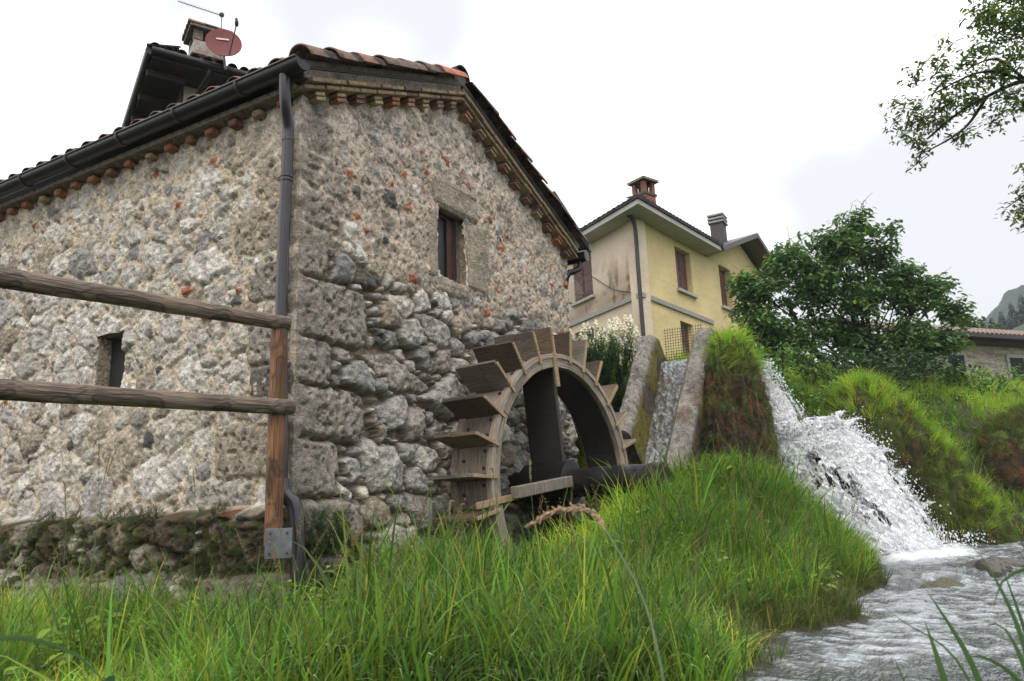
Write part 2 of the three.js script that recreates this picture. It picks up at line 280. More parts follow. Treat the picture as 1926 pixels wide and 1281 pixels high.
  const cut = (ids) => { const map = new Map(), p = [], c = [], u = [], nn = [], ix = []; for (const n of ids) { let m = map.get(n); if (m === undefined) { m = p.length / 3; map.set(n, m); p.push(P[3 * n], P[3 * n + 1], P[3 * n + 2]); c.push(C[3 * n], C[3 * n + 1], C[3 * n + 2]); nn.push(Nn[3 * n], Nn[3 * n + 1], Nn[3 * n + 2]); u.push(U[2 * n], U[2 * n + 1]); } ix.push(m); } return geoOf(p, ix, u, c, nn); };
  const wall = part('wall', cut(tri.get(-1)), M.mortar, mill, o.label);
  const big = [...tri.keys()].filter((k) => k >= 0).sort((x, y) => tri.get(y).length * (seen(...o.place(S[y].u, S[y].v, 0), 0.02) ? 1 : 0.01) - tri.get(x).length * (seen(...o.place(S[x].u, S[x].v, 0), 0.02) ? 1 : 0.01));
  const rest = []; let cnt = 0;
  for (const k of big) { if (cnt < o.most || S[k].block) { cnt++; part(S[k].block ? 'quoin' : S[k].kind === 'red' ? 'brick' : 'stone', cut(tri.get(k)), M.stone, wall); } else for (const n of tri.get(k)) rest.push(n); }
  if (rest.length) tag(part('small_stones', cut(rest), M.stone, wall), null, null, null, 'stuff');
  return wall;
}
// the shared edge of the two walls: how far the corner stands out at each height
const cornerOut = (v) => 0.02 + 0.05 * (fbm(v * 3.3, 5, 2, 4) - 0.35) + 0.02 * (fbm(v * 14, 5, 9, 2) - 0.5);
const WIN = { x0: 1.745, x1: 2.2, y0: 2.22, y1: 2.92, d: 0.3 };
const gableBase = (v) => 0.05 * sst(v, 0.5, -0.1);
stoneWall({
  seed: 11, label: 'gable wall of rough grey rubble with deep joints below and pinkish mortar above', u0: 0, u1: MW, v0: -1.25, v1: 4.12, step: 0.0125, most: 165,
  sizes: [[0.17, 60], [0.125, 900], [0.095, 2600], [0.07, 5000], [0.05, 9000], [0.035, 12000]],
  inside: (u, v, m) => v < roofY(u) + m, hole: (u, v) => u > WIN.x0 + 0.01 && u < WIN.x1 - 0.01 && v > WIN.y0 + 0.01 && v < WIN.y1 - 0.01,
  place: (u, v, h) => { const t = sst(u, 0.14, 0), c = cornerOut(v); return [u - c * t, v, mix(h, c, t)]; },
  blocks: [[0.30, 1.56, 0.44, 0.23, 0.05], [0.13, 1.16, 0.22, 0.17, 0.045], [0.32, 0.80, 0.40, 0.19, 0.055], [0.17, 0.40, 0.26, 0.2, 0.06], [0.30, 0.03, 0.36, 0.16, 0.06], [0.11, 1.98, 0.2, 0.2, 0.04], [0.16, 2.33, 0.27, 0.15, 0.03], [0.2, 2.62, 0.3, 0.14, 0.03], [0.13, 2.93, 0.22, 0.14, 0.02], [0.2, -0.4, 0.3, 0.2, 0.05], [0.3, -0.85, 0.34, 0.22, 0.05]],
  fixed: [[0.78, 1.92, 0.10, 1.4, 0.3, 'dark', 0.05], [0.62, 2.62, 0.065, 1, 0, 'dark', 0.04], [0.76, 2.78, 0.05, 0.8, 0.5, 'dark', 0.035], [1.05, 2.72, 0.075, 1.6, -0.3, 'dark', 0.04], [0.98, 2.32, 0.06, 0.9, 0.6, 'dark', 0.04], [2.45, 3.62, 0.05, 0.8, 0.3, 'dark', 0.03], [2.95, 3.4, 0.06, 0.6, 0.2, 'dark', 0.03], [2.9, 2.9, 0.07, 0.5, 0.2, 'dark', 0.03], [1.5, 3.35, 0.05, 1.5, 0, 'red', 0.04], [1.9, 3.42, 0.04, 2.2, -0.5, 'red', 0.035], [2.15, 3.36, 0.04, 2, -0.5, 'red', 0.035], [2.3, 3.3, 0.035, 1.6, -0.4, 'red', 0.035], [1.6, 3.18, 0.04, 1.4, -0.6, 'red', 0.035], [0.63, 2.42, 0.045, 1.7, 0, 'red', 0.035], [2.7, 3.08, 0.045, 1.6, -0.6, 'red', 0.035], [2.62, 2.9, 0.04, 1.5, -0.6, 'red', 0.035], [2.95, 2.86, 0.04, 1.8, -0.7, 'red', 0.035], [0.52, 2.75, 0.04, 1.5, 0, 'red', 0.03], [1.25, 3.02, 0.045, 1.2, 0, 'red', 0.03], [2.6, 2.05, 0.05, 1.6, 0, 'red', 0.03]],
  zone: (u, v) => {
    const low = sst(v + 0.16 * (fbm(u * 1.7, v * 1.7, 3, 3) - 0.5) + 0.05 * u - 0.25 * sst(u, 2.4, 3.2), 2.28, 1.85), top = sst(v - 0.2 * u, 2.6, 3.1);
    return {
      size: mix(0.72, 1.08, low), keep: (R) => (low > 0.5 ? 1 : R > 0.1 ? 0.2 : 0.9), joint: mix(0.004, 0.008, low), h: low > 0.5 ? [0.035, 0.085] : [0.012, 0.034],
      m: mix(0.004, -0.085, low), m0: mix(-0.006, -0.035, low) + 0.0, rough: mix(0.06, 0.05, low), base: mix(0, 0.02, low) + gableBase(v),
      mix: low > 0.5 ? [['grey', 0.66], ['pale', 0.16], ['tan', 0.12], ['dark', 0.05]] : [['tan', 0.3], ['grey', 0.27], ['red', 0.11], ['dark', 0.05], ['pale', 0.27]],
      mortar: [mix(mix(0.52, 0.58, top), 0.29, low), mix(mix(0.435, 0.495, top), 0.23, low), mix(mix(0.36, 0.43, top), 0.165, low)],
      moss: 0.9 * sst(v + 0.2 * u, 0.35, -0.3),
    };
  },
});
const SLIT = { a0: 1.93, a1: 2.3, y0: 1.15, y1: 1.64 };
const LEDGE = 0.15, ledgeOut = (v, u) => (0.2 + 0.05 * fbm(u * 3, 2, 2, 3)) * sst(v, LEDGE + 0.035, LEDGE - 0.06) * (1 - 0.9 * sst(u, 0.3, 0.0));
stoneWall({
  seed: 29, label: 'side wall of pale rubble stones set flush in beige mortar above a mossy footing', u0: 0, u1: 5.2, v0: -1.0, v1: 3.26, step: 0.0125, most: 130, flip: true,
  sizes: [[0.16, 160], [0.12, 1100], [0.09, 2800], [0.065, 6000], [0.045, 9000], [0.032, 9000]],
  hole: (u, v) => u > SLIT.a0 && u < SLIT.a1 && v > SLIT.y0 && v < SLIT.y1,
  place: (u, v, h) => { const t = sst(u, 0.14, 0), c = cornerOut(v); return [-mix(h, c, t), v, -u + c * t]; },
  blocks: [[0.32, 2.2, 0.36, 0.2, 0.02], [0.22, 1.78, 0.28, 0.14, 0.02], [0.28, 1.32, 0.22, 0.18, 0.025], [0.24, 1.02, 0.22, 0.12, 0.02, [0.13, 0.125, 0.115]], [0.38, 0.55, 0.4, 0.2, 0.025], [0.2, 2.6, 0.26, 0.18, 0.015], [0.75, 0.26, 0.36, 0.1, 0.025, [0.42, 0.4, 0.36]], [0.24, -0.1, 0.3, 0.16, 0.03], [1.2, -0.42, 0.3, 0.18, 0.05, [0.3, 0.3, 0.3]], [0.3, -0.5, 0.3, 0.2, 0.05], [2.2, -0.4, 0.34, 0.2, 0.05, [0.28, 0.27, 0.25]]],
  fixed: [[0.62, 1.68, 0.055, 1.2, 0, 'dark', 0.03], [1.56, 0.72, 0.07, 1.3, 0, 'dark', 0.03], [1.45, 2.5, 0.06, 1.2, 0.2, 'pale', 0.03], [1.2, 2.62, 0.12, 1.2, 0.5, 'pale', 0.03], [1.22, 2.28, 0.09, 1.1, 0.5, 'pale', 0.03], [1.5, 1.45, 0.12, 1.2, 0, 'pale', 0.03], [1.45, 1.1, 0.13, 1.1, 0, 'pale', 0.03], [0.9, 1.78, 0.11, 1.4, 0.3, 'pale', 0.03], [2.0, 1.86, 0.11, 1.7, 0.2, 'pale', 0.03], [0.85, 1.5, 0.1, 1.2, 0.4, 'pale', 0.03], [1.7, 2.98, 0.045, 1.4, 0, 'red', 0.03], [2.25, 2.05, 0.045, 1, 0, 'red', 0.03], [0.95, 2.9, 0.05, 1.5, 0.6, 'red', 0.03], [0.6, 1.76, 0.03, 1.3, 0, 'red', 0.05], [1.2, 1.86, 0.04, 1.8, 0, 'red', 0.03]],
  zone: (u, v) => {
    const up = sst(v, 2.2, 3.0), led = sst(v, LEDGE + 0.05, LEDGE - 0.03);
    return {
      size: mix(1.0, 0.78, up), keep: (R) => (R > 0.1 && up > 0.5 ? 0.3 : 1), joint: 0.003, h: led > 0.5 ? [0.04, 0.08] : [0.016, 0.04],
      m: mix(mix(-0.012, 0.0, up), -0.03, led), m0: -0.008, rough: 0.05, base: ledgeOut(v, u),
      mix: [['pale', 0.73], ['grey', 0.05], ['tan', 0.15], ['dark', 0.03], ['red', 0.025]],
      mortar: [0.54, 0.465, 0.37], tone: led > 0.5 ? [0.85, 0.82, 0.76] : null,
      moss: 1.25 * sst(v, LEDGE + 0.03, LEDGE - 0.05) * sst(v, -0.36, -0.16),
    };
  },
});
// the rest of the shell: thick walls behind the two faces, plain side towards the village
{
  const shell = [];
  shell.push(prism([[0.06, -1.2], [0.5, -1.2], [0.5, SLIT.y0], [0.06, SLIT.y0]], -6, -0.06), prism([[0.06, SLIT.y1], [0.5, SLIT.y1], [0.5, HE], [0.06, HE - 0.08]], -6, -0.06), prism([[0.062, SLIT.y0], [0.5, SLIT.y0], [0.5, SLIT.y1], [0.062, SLIT.y1]], -SLIT.a0 + 0.02, -0.062), prism([[0.062, SLIT.y0], [0.5, SLIT.y0], [0.5, SLIT.y1], [0.062, SLIT.y1]], -5.998, -SLIT.a1 - 0.02));
  shell.push(prism([[4.1, -1.2], [MW, -1.2], [MW, HE - 0.02], [4.1, HE - 0.02]], -6, -0.012));
  shell.push(prism([[0.52, -1.2], [4.08, -1.2], [4.08, HE], [XR, YR - 0.2], [0.52, HE]], -6, -5.6));
  shell.push(prism([[0.52, -1.2], [4.08, -1.2], [4.08, 2.2], [0.52, 2.2]], -0.45, -0.08));
  shell.push(prism([[0.52, 2.94], [4.08, 2.94], [4.08, roofY(4.08) - 0.2], [XR, YR - 0.2], [0.52, roofY(0.52) - 0.2]], -0.45, -0.08));
  shell.push(prism([[0.52, 2.202], [WIN.x0 - 0.0, 2.202], [WIN.x0, 2.938], [0.52, 2.938]], -0.45, -0.08));
  shell.push(prism([[WIN.x1, 2.202], [4.08, 2.202], [4.08, 2.938], [WIN.x1, 2.938]], -0.45, -0.08));
  part('inner_wall', merge(shell), M.mortarBand, mill);
}
// gable window: stone lintel, jambs, sill, deep reveal with a brown shutter half open over dark glass
{
  const blk = (sx, sy, sz, x, y, z, seed, amp = 0.02, rz = 0) => { const g = metreUV(rough(new RoundedBoxGeometry(sx, sy, sz, 9, 0.06), amp, 6, seed, 4)); g.rotateZ(rz); return g.translate(x, y, z); };
  part('lintel', blk(0.82, 0.30, 0.36, 2.05, 3.06, -0.135, 3, 0.085, 0.03), M.block, mill, 'pitted tan lintel stone over the gable window');
  part('jamb', blk(0.36, 0.72, 0.36, 2.40, 2.55, -0.145, 5, 0.08), M.block, mill);
  part('jamb', blk(0.16, 0.74, 0.36, 1.675, 2.55, -0.16, 8, 0.03), M.block, mill);
  part('window_sill', blk(0.6, 0.16, 0.36, 1.99, 2.14, -0.165, 12, 0.03), M.block, mill);
  const w = part('window', at(bx(0.5, 0.7, 0.02), 1.99, 2.57, -0.13), M.darkGlass, mill);
  part('frame', merge([at(bx(0.05, 0.7, 0.04), 1.775, 2.57, -0.11), at(bx(0.05, 0.7, 0.04), 2.175, 2.57, -0.11), at(bx(0.35, 0.05, 0.04), 1.975, 2.895, -0.111), at(bx(0.35, 0.05, 0.04), 1.975, 2.245, -0.111)]), std({ color: lin(0.05, 0.02, 0.015), map: T.wood, roughness: 0.6 }), w);
  const sh = part('shutter', merge([at(bx(0.05, 0.6, 0.02), 2.072, 2.57, -0.104), at(bx(0.045, 0.6, 0.02), 2.122, 2.57, -0.107)]), std({ color: lin(0.075, 0.026, 0.018), map: T.wood, bumpMap: T.woodBump, bumpScale: 0.003, roughness: 0.6 }), mill);
  // slit in the side wall
  const rv = []; const zc = -(SLIT.a0 + SLIT.a1) / 2;
  rv.push(at(bx(0.3, 0.6, 0.06), 0.16, 1.395, -SLIT.a0 + 0.03), at(bx(0.12, 0.6, 0.08), 0.065, 1.395, -SLIT.a1 - 0.03), at(bx(0.3, 0.06, 0.3), 0.162, SLIT.y1 + 0.035, zc), at(bx(0.3, 0.06, 0.3), 0.162, SLIT.y0 - 0.035, zc));
  part('slit_reveal', merge(rv), M.block, mill);
  part('slit_opening', at(bx(0.03, 0.6, 0.5), 0.142, 1.395, zc), M.black, mill);
}
// cornice of thin bricks along both rakes, brick dentils under it and under the gutter
const rake = { l: { o: [0, HE], d: V(1, SL, 0).normalize(), L: Math.hypot(XR, YR - HE), a: Math.atan(SL) }, r: { o: [MW, HE], d: V(-1, SRr, 0).normalize(), L: Math.hypot(MW - XR, YR - HE), a: -Math.atan(SRr) } };
const onRake = (k, s, up) => { const q = rake[k], n = k === 'l' ? [-q.d.y, q.d.x] : [q.d.y, -q.d.x]; const nn = [n[0], Math.abs(n[1])]; return [q.o[0] + q.d.x * s + nn[0] * up, q.o[1] + q.d.y * s + nn[1] * up]; };
{
  const cor = part('cornice', merge(['l', 'r'].map((k) => { const q = rake[k], g = bx(q.L + 0.1, 0.075, 0.3, 0.01); const [x, y] = onRake(k, q.L / 2 - 0.02, 0.115); return metreUV(rough(g, 0.01, 11, 4)).rotateZ(q.a).translate(x, y, -0.03); })), M.mortarBand, mill, 'cornice of thin bricks and mortar under the roof edge');
  const r = rng(5);
  for (const k of ['l', 'r']) {
    const q = rake[k];
    for (let row = 0; row < 2; row++) { let s = -0.1 + row * 0.06; while (s < q.L - 0.02) { const w = Math.min(rr(0.16, 0.27, r), q.L - s + 0.02), g = bx(w - 0.01, 0.032, 0.26, 0.006); const [x, y] = onRake(k, s + w / 2, 0.018 + row * 0.042); part('brick', rough(g, 0.003, 20, s).rotateZ(q.a + rr(-0.008, 0.008, r)).translate(x, y, 0.0 + row * 0.028 + rr(-0.006, 0.006, r)), M.bricks[[0, 2, 4, 4, 0, 3][Math.floor(r() * 6)]], cor); s += w; } }
    const n = k === 'l' ? 9 : 10;
    for (let i = 0; i < n; i++) { const s = (i + 0.35) * q.L / n, c = Math.floor(r() * 6); for (let j = 0; j < 2; j++) { const [x, y] = onRake(k, s, -0.024 - j * 0.036); part('dentil_brick', at(bx(0.11, 0.031, 0.25, 0.006), 0, 0, 0, 0, 0, q.a).translate(x, y, -0.02 - j * 0.012 + rr(-0.006, 0.006, r)), M.bricks[j ? c : r() < 0.7 ? c : Math.floor(r() * 6)], cor); } }
  }
  for (let i = 0; i < 17; i++) { const z = -0.14 - i * 0.262; part('dentil_brick', at(bx(0.16, rr(0.045, 0.07, r), rr(0.08, 0.11, r), 0.016), 0.0, HE - 0.06 + rr(-0.01, 0.01, r), z + rr(-0.02, 0.02, r)), M.bricks[[1, 1, 0, 1, 5, 2][Math.floor(r() * 6)]], cor); }
  part('eaves_course', merge([at(bx(0.2, 0.05, 4.9), -0.02, HE + 0.0, -2.42)]), M.mortarBand, mill);
}
// roof: boards under barrel tiles
function barrel(L, r0, r1, seed) {
  const r = rng(seed), na = 12, nl = 4, pos = [], idx = [];
  for (const side of [0, 1]) for (let i = 0; i <= nl; i++) for (let j = 0; j <= na; j++) { const t = i / nl, a = Math.PI * (0.04 + 0.92 * j / na), R = mix(r0, r1, t) - side * 0.014; pos.push(t * L, Math.sin(a) * R * 0.92 + 0.004 * (fbm(t * 3, a * 2, seed, 2) - 0.5), Math.cos(a) * R); }
  const m = (nl + 1) * (na + 1);
  for (let i = 0; i < nl; i++) for (let j = 0; j < na; j++) { const a = i * (na + 1) + j, b = a + na + 1; idx.push(a, a + 1, b, b, a + 1, b + 1, m + a, m + b, m + a + 1, m + b, m + b + 1, m + a + 1); }
  for (const i of [0, nl]) for (let j = 0; j < na; j++) { const a = i * (na + 1) + j; idx.push(...(i ? [a, a + 1, m + a, m + a, a + 1, m + a + 1] : [a, m + a, a + 1, m + a, m + a + 1, a + 1])); }
  const g = geoOf(pos, idx); return metreUV(g, 1, r() * 5, r() * 5);
}
{
  const deck = [];
  for (const k of ['l', 'r']) { const q = rake[k], [x, y] = onRake(k, q.L / 2 - 0.02, 0.165); deck.push(at(bx(q.L + 0.14, 0.025, 6.1), 0, 0, 0, 0, 0, q.a).translate(x, y, -2.93)); }
  const roof = part('roof', merge(deck), M.woodDark, mill), r = rng(21);
  const shapes = [0, 1, 2].map((i) => barrel(0.46, 0.105, 0.085, 40 + i)), pans = barrel(0.46, 0.09, 0.105, 50);
  const put = (k, s, z, red, lift = 0, name = 'roof_tile') => { const q = rake[k], [x, y] = onRake(k, s, 0.2 + lift); const m = part(name, shapes[Math.floor(r() * 3)], red ? M.tileRed : M.tiles[Math.floor(r() * 5)], roof); m.position.set(x, y, z); m.rotation.set(0, k === 'l' ? 0 : Math.PI, 0); m.rotation.z = (k === 'l' ? 1 : 1) * (k === 'l' ? q.a : -q.a) - 0.03 + rr(-0.015, 0.015, r); m.rotation.y += rr(-0.04, 0.04, r); if (z > 0.1) m.scale.set(1, 1.3, 1.18); return m; };
  const cols = 16;
  for (let c = 0; c < cols; c++) {
    const z = 0.125 - c * 0.235;
    for (const k of ['l', 'r']) { const n = k === 'l' ? 7 : 7, q = rake[k]; if (k === 'r' && c > 3) continue; for (let i = 0; i < n; i++) { if (c > 2 && i > 1 && i < 6) continue; put(k, -0.07 + i * (q.L - 0.03) / n, z + rr(-0.01, 0.01, r), k === 'l' && c === 0 && i === 6); } }
    if (c > 0) for (let i = 0; i < 2; i++) { const [x, y] = onRake('l', -0.04 + i * 0.36, 0.30), m = part('pan_tile', pans, M.tiles[c % 5], roof); m.position.set(x, y, z + 0.1175); m.rotation.order = 'ZYX'; m.rotation.set(Math.PI, 0, rake.l.a - 0.03); }
  }
  // the field of tiles higher up the slope, out of sight from below, is joined
  const far = []; for (let c = 3; c < 26; c++) for (const k of ['l', 'r']) for (let i = 0; i < 7; i++) { if (k === 'l' && c < cols && (i < 2 || i === 6)) continue; if (k === 'r' && c < 4) continue; const q = rake[k], [x, y] = onRake(k, -0.07 + i * (q.L - 0.03) / 7, 0.2), g = shapes[(c + i) % 3].clone(); g.rotateZ((k === "l" ? q.a : -q.a) - 0.03); if (k === 'r') g.rotateY(Math.PI); far.push(g.translate(x, y, 0.125 - c * 0.235)); }
  tag(part('upper_tiles', merge(far), M.tiles[1], roof), null, null, null, 'stuff');
  // ridge: mortar bedded caps, the front end closed with mortar
  const caps = barrel(0.5, 0.13, 0.115, 60);
  for (let i = 0; i < 11; i++) { const m = part('ridge_tile', caps, i ? M.tiles[i % 5] : M.tiles[2], roof); m.position.set(XR + 0.02, YR + 0.275, 0.12 - i * 0.44); m.rotation.y = Math.PI / 2; m.rotation.order = 'YXZ'; m.rotation.z = 0.03; }
  part('ridge_mortar', rough(new THREE.CylinderGeometry(0.115, 0.15, 0.26, 14, 4), 0.02, 10, 3).rotateX(Math.PI / 2).scale(1, 1.15, 1).translate(XR + 0.02, YR + 0.245, -0.045), M.mortarBand, roof);
  const bandm = []; for (const k of ['l', 'r']) { const q = rake[k], [x, y] = onRake(k, q.L / 2 - 0.06, 0.19); bandm.push(metreUV(rough(new RoundedBoxGeometry(q.L + 0.1, 0.06, 0.2, 5, 0.01), 0.014, 8, 9)).rotateZ(q.a).translate(x, y, 0.02)); }
  part('bedding_mortar', merge(bandm), M.mortarBand, roof);
}
// gutter along the left eaves with brackets, end cap and downpipe; the far corner's gutter end and spout
{
  const gx = -0.2, gy = 3.30, R = 0.074, prof = (z0, z1) => { const n = 14, pos = [], idx = []; for (const s of [0, 1]) for (const z of [z0, z1]) for (let i = 0; i <= n; i++) { const a = Math.PI * (1 + i / n), q = R - s * 0.004; pos.push(gx + Math.cos(a) * q, gy + Math.sin(a) * q * 1.05, z); } const w = n + 1; for (let i = 0; i < n; i++) { idx.push(i, w + i, i + 1, w + i, w + i + 1, i + 1, 2 * w + i, 2 * w + i + 1, 3 * w + i, 3 * w + i, 2 * w + i + 1, 3 * w + i + 1); } return metreUV(geoOf(pos, idx)); };
  const g = part('gutter', merge([prof(0.2, -5.2), bar([gx - R, gy, 0.2], [gx - R, gy, -5.2], 0.011, 0.011, 8), (() => { const s = new THREE.Shape(); s.absarc(0, 0, R, Math.PI, 2 * Math.PI); s.lineTo(-R, 0); return metreUV(new THREE.ExtrudeGeometry(s, { depth: 0.006, bevelEnabled: false }).translate(gx, gy, 0.197)); })()]), M.gutter, mill, 'dark brown half round gutter under the tiles');
  for (let i = 0; i < 7; i++) { const z = -0.42 - i * 0.72; part('bracket', new THREE.TorusGeometry(R + 0.004, 0.007, 6, 18, Math.PI).rotateZ(Math.PI).scale(1, 1.05, 2.2).translate(gx, gy, z), M.pipeRust, g); }
  const dp = part('downpipe', tube([[gx, gy - 0.05, 0.02], [gx + 0.005, gy - 0.14, 0.02], [gx + 0.03, gy - 0.27, 0.005], [-0.1, 2.86, -0.03], [-0.096, 2.76, -0.034], [-0.096, 1.5, -0.05], [-0.1, 0.5, 0.0], [-0.1, 0.3, 0.0]], 0.042, 60, 16), M.pipe, mill, 'dark purplish brown downpipe at the corner');
  part('pipe_joint', merge([bar([-0.096, 2.80, -0.034], [-0.096, 2.77, -0.034], 0.046, 0.046, 16), bar([-0.096, 2.5, -0.037], [-0.096, 2.485, -0.037], 0.0455, 0.0455, 16), bar([-0.096, 2.47, -0.037], [-0.096, 2.455, -0.037], 0.0455, 0.0455, 16)]), M.pipe, dp);
  part('drain_pipe', tube([[-0.1, 0.31, 0.0], [-0.1, 0.22, 0.03], [-0.07, 0.16, 0.085], [-0.06, 0.05, 0.11], [-0.06, -0.3, 0.13], [-0.06, -0.7, 0.14]], 0.05, 30, 14), M.pipe, mill);
  const rx = MW + 0.2, ry = HE + 0.02;
  part('gutter', merge([bar([rx, ry, 0.2], [rx, ry, -5], 0.075, 0.075, 12), tube([[rx, ry - 0.03, 0.1], [rx, ry - 0.13, 0.1], [rx - 0.08, ry - 0.2, 0.06], [rx - 0.16, ry - 0.24, 0.0], [rx - 0.17, ry - 0.36, -0.04], [rx - 0.17, 1.0, -0.06]], 0.04, 30, 12)]), M.gutter, mill, 'end of the far gutter with its swan neck pipe');
}

// ---------------------------------------------------------------- ground: one sheet of hills, banks and the stream bed
const CTRL = [
  [-6, -0.75, 6], [-4, -0.76, 4.5], [-2.8, -0.8, 2.8], [-5, -0.72, 2], [-3, -0.7, 1], [-1.5, -0.68, 1.2], [-1.3, -0.64, -0.4], [-2.5, -0.62, -1.5], [-0.4, -0.64, -1.2], [-0.4, -0.62, -3.5], [-4, -0.65, -3], [-1.5, -0.76, 2.3],
  [-0.3, -0.6, 0.2], [0.3, -0.5, 0.35], [0.7, -0.46, 0.45], [2.2, -1.0, 0.55], [3.2, -0.9, 0.6], [1.5, -0.8, 0.5], [4.0, -0.7, 0.6],
  [1.0, -0.52, 1.15], [1.67, -0.38, 1.2], [2.48, -0.14, 1.5], [3.08, 0.0, 1.81], [3.7, 0.16, 2.1], [4.38, 0.12, 2.24], [5.09, -0.14, 2.4], [5.7, -0.55, 2.65], [4.3, 0.12, 1.5], [3.4, -0.04, 1.2],
  [2.28, -0.36, 2.21], [3.2, -0.52, 2.62], [4.6, -0.45, 2.75], [1.14, -0.6, 2.15], [0.35, -0.56, 1.61], [-0.44, -0.55, 1.06], [-0.4, -0.68, 2.2],
  [0.1, -0.72, 2.86], [0.41, -0.74, 3.0], [1.85, -0.74, 3.2], [3.92, -0.75, 3.12], [5.9, -0.78, 2.95], [-0.5, -0.74, 2.9], [-0.9, -0.85, 3.4],
  [1, -1.05, 4], [4, -1.0, 4.2], [6.5, -0.95, 3.4], [-0.6, -1.05, 4], [8.2, -0.95, 3.5], [10, -0.85, 4.3],
  [2.5, -0.6, 5.6], [0, -0.62, 5.6], [-1.4, -0.75, 4.6], [6, -0.5, 5.8], [9, -0.35, 5.6], [12, -0.1, 5.8],
  [5.2, 0.35, 1.5], [5.6, 0.8, 1.0], [5.2, 0.5, -0.2], [6.4, 1.6, 1.0], [7, 2.0, 0.6], [6.8, 1.5, 1.45], [7.25, 0.85, 2.0], [7.3, -0.4, 2.6], [6.6, -0.3, 2.2], [8.2, 1.2, 2.2], [8.0, 0.2, 2.8],
  [9, 2.2, -1], [7, 1.6, -2], [5.2, 0.9, -3], [12, 3.0, -2], [16, 3.6, -3], [16, 3.2, 0],
  [9.67, 1.95, 1.75], [10.2, 1.6, 2.4], [13.9, 2.2, 3.1], [16.6, 2.3, 3.9], [22.3, 2.9, 5.8], [23, 3.3, 3.5], [26.5, 3.6, 5.5], [31, 4.4, 4.5], [34, 4.5, 7.5], [9.2, 0.9, 3.0], [10.1, -0.5, 4.0], [11.7, 0.7, 4.9], [13.5, 1.7, 4.6], [13, -0.1, 6.2], [17, 2.0, 6.5], [11.2, 1.3, 3.3], [13, 2.1, 3.6],
  [45, 6, 0], [45, 5.5, 14], [60, 6, 40], [20, 1.5, 20], [-20, -0.5, 12], [-12, 0, -12], [0, 0.3, -14], [20, 3, -18], [-20, -0.5, 40], [30, 2, 40],
];
const ground = (() => {
  const n = CTRL.length, A = [], b = [], k = (dx, dz) => Math.sqrt(dx * dx + dz * dz + 0.12);
  for (let i = 0; i < n; i++) { A.push([...CTRL.map((c) => k(c[0] - CTRL[i][0], c[2] - CTRL[i][2])), 1]); b.push(CTRL[i][1]); }
  A.push([...Array(n).fill(1), 0]); b.push(0);
  const m = n + 1;
  for (let i = 0; i < m; i++) { let p = i; for (let j = i + 1; j < m; j++) if (Math.abs(A[j][i]) > Math.abs(A[p][i])) p = j; [A[i], A[p]] = [A[p], A[i]]; [b[i], b[p]] = [b[p], b[i]]; for (let j = i + 1; j < m; j++) { const f = A[j][i] / A[i][i]; if (f) { for (let q = i; q < m; q++) A[j][q] -= f * A[i][q]; b[j] -= f * b[i]; } } }
  const w = Array(m); for (let i = m - 1; i >= 0; i--) { let s = b[i]; for (let j = i + 1; j < m; j++) s -= A[i][j] * w[j]; w[i] = s / A[i][i]; }
  return (x, z) => { let s = w[n]; for (let i = 0; i < n; i++) s += w[i] * k(x - CTRL[i][0], z - CTRL[i][2]); const d = Math.hypot(x - 5, z - 2), f = sst(d, 45, 90); s = mix(clamp(s, -1.3, 9), 4 + 2 * (vn(x * 0.01, z * 0.01) - 0.5), f); return s + (1 - f) * 0.07 * (fbm(x * 1.1, z * 1.1, 3, 3) - 0.5) * (d < 45 ? 1 : 0); };
})();
const gnormal = (x, z) => V(ground(x - 0.05, z) - ground(x + 0.05, z), 0.1, ground(x, z - 0.05) - ground(x, z + 0.05)).normalize();
const waterY = (x) => -0.74 + 0.1 * sst(x, 4.6, 5.6) + 0.03 * sst(x, 6, 9);
{
  const axis = (a, b, f, c, g) => { const l = []; for (let x = a; x < b; x += f) l.push(x); let s = f, x = b; while (x < c) { l.push(x); s *= g; x += s; } l.push(c); s = f; x = a; const q = []; while (x > -c) { s *= g; x -= s; q.push(Math.max(x, -c)); } return q.reverse().concat(l); };
  const xs = axis(-5, 14, 0.09, 900, 1.25), zs = axis(-1, 6.6, 0.09, 900, 1.25), pos = [], col = [], uv = [], idx = [];
  for (const z of zs) for (const x of xs) {
    const y = ground(x, z), a = fbm(x * 1.7, z * 1.7, 1, 4), far = sst(Math.hypot(x, z), 14, 22), wet = sst(y, -0.55, -0.78);
    const soil = [0.05, 0.038, 0.022], green = [0.045 + 0.03 * a, 0.075 + 0.05 * a, 0.014], k = mix(sst(a, 0.4, 0.6) * 0.6, 1, far);
    pos.push(x, y, z); uv.push(x, z); col.push(...[0, 1, 2].map((c) => mix(mix(soil[c], green[c], k), [0.06, 0.05, 0.035][c], wet)));
  }
  for (let j = 0; j < zs.length - 1; j++) for (let i = 0; i < xs.length - 1; i++) { const a = j * xs.length + i, b = a + xs.length; idx.push(a, b, a + 1, b, b + 1, a + 1); }
  struct('ground', geoOf(pos, idx, uv, col), std({ vertexColors: true, map: T.speck, bumpMap: T.stoneBump, bumpScale: 0.03, roughness: 0.95 }));
}

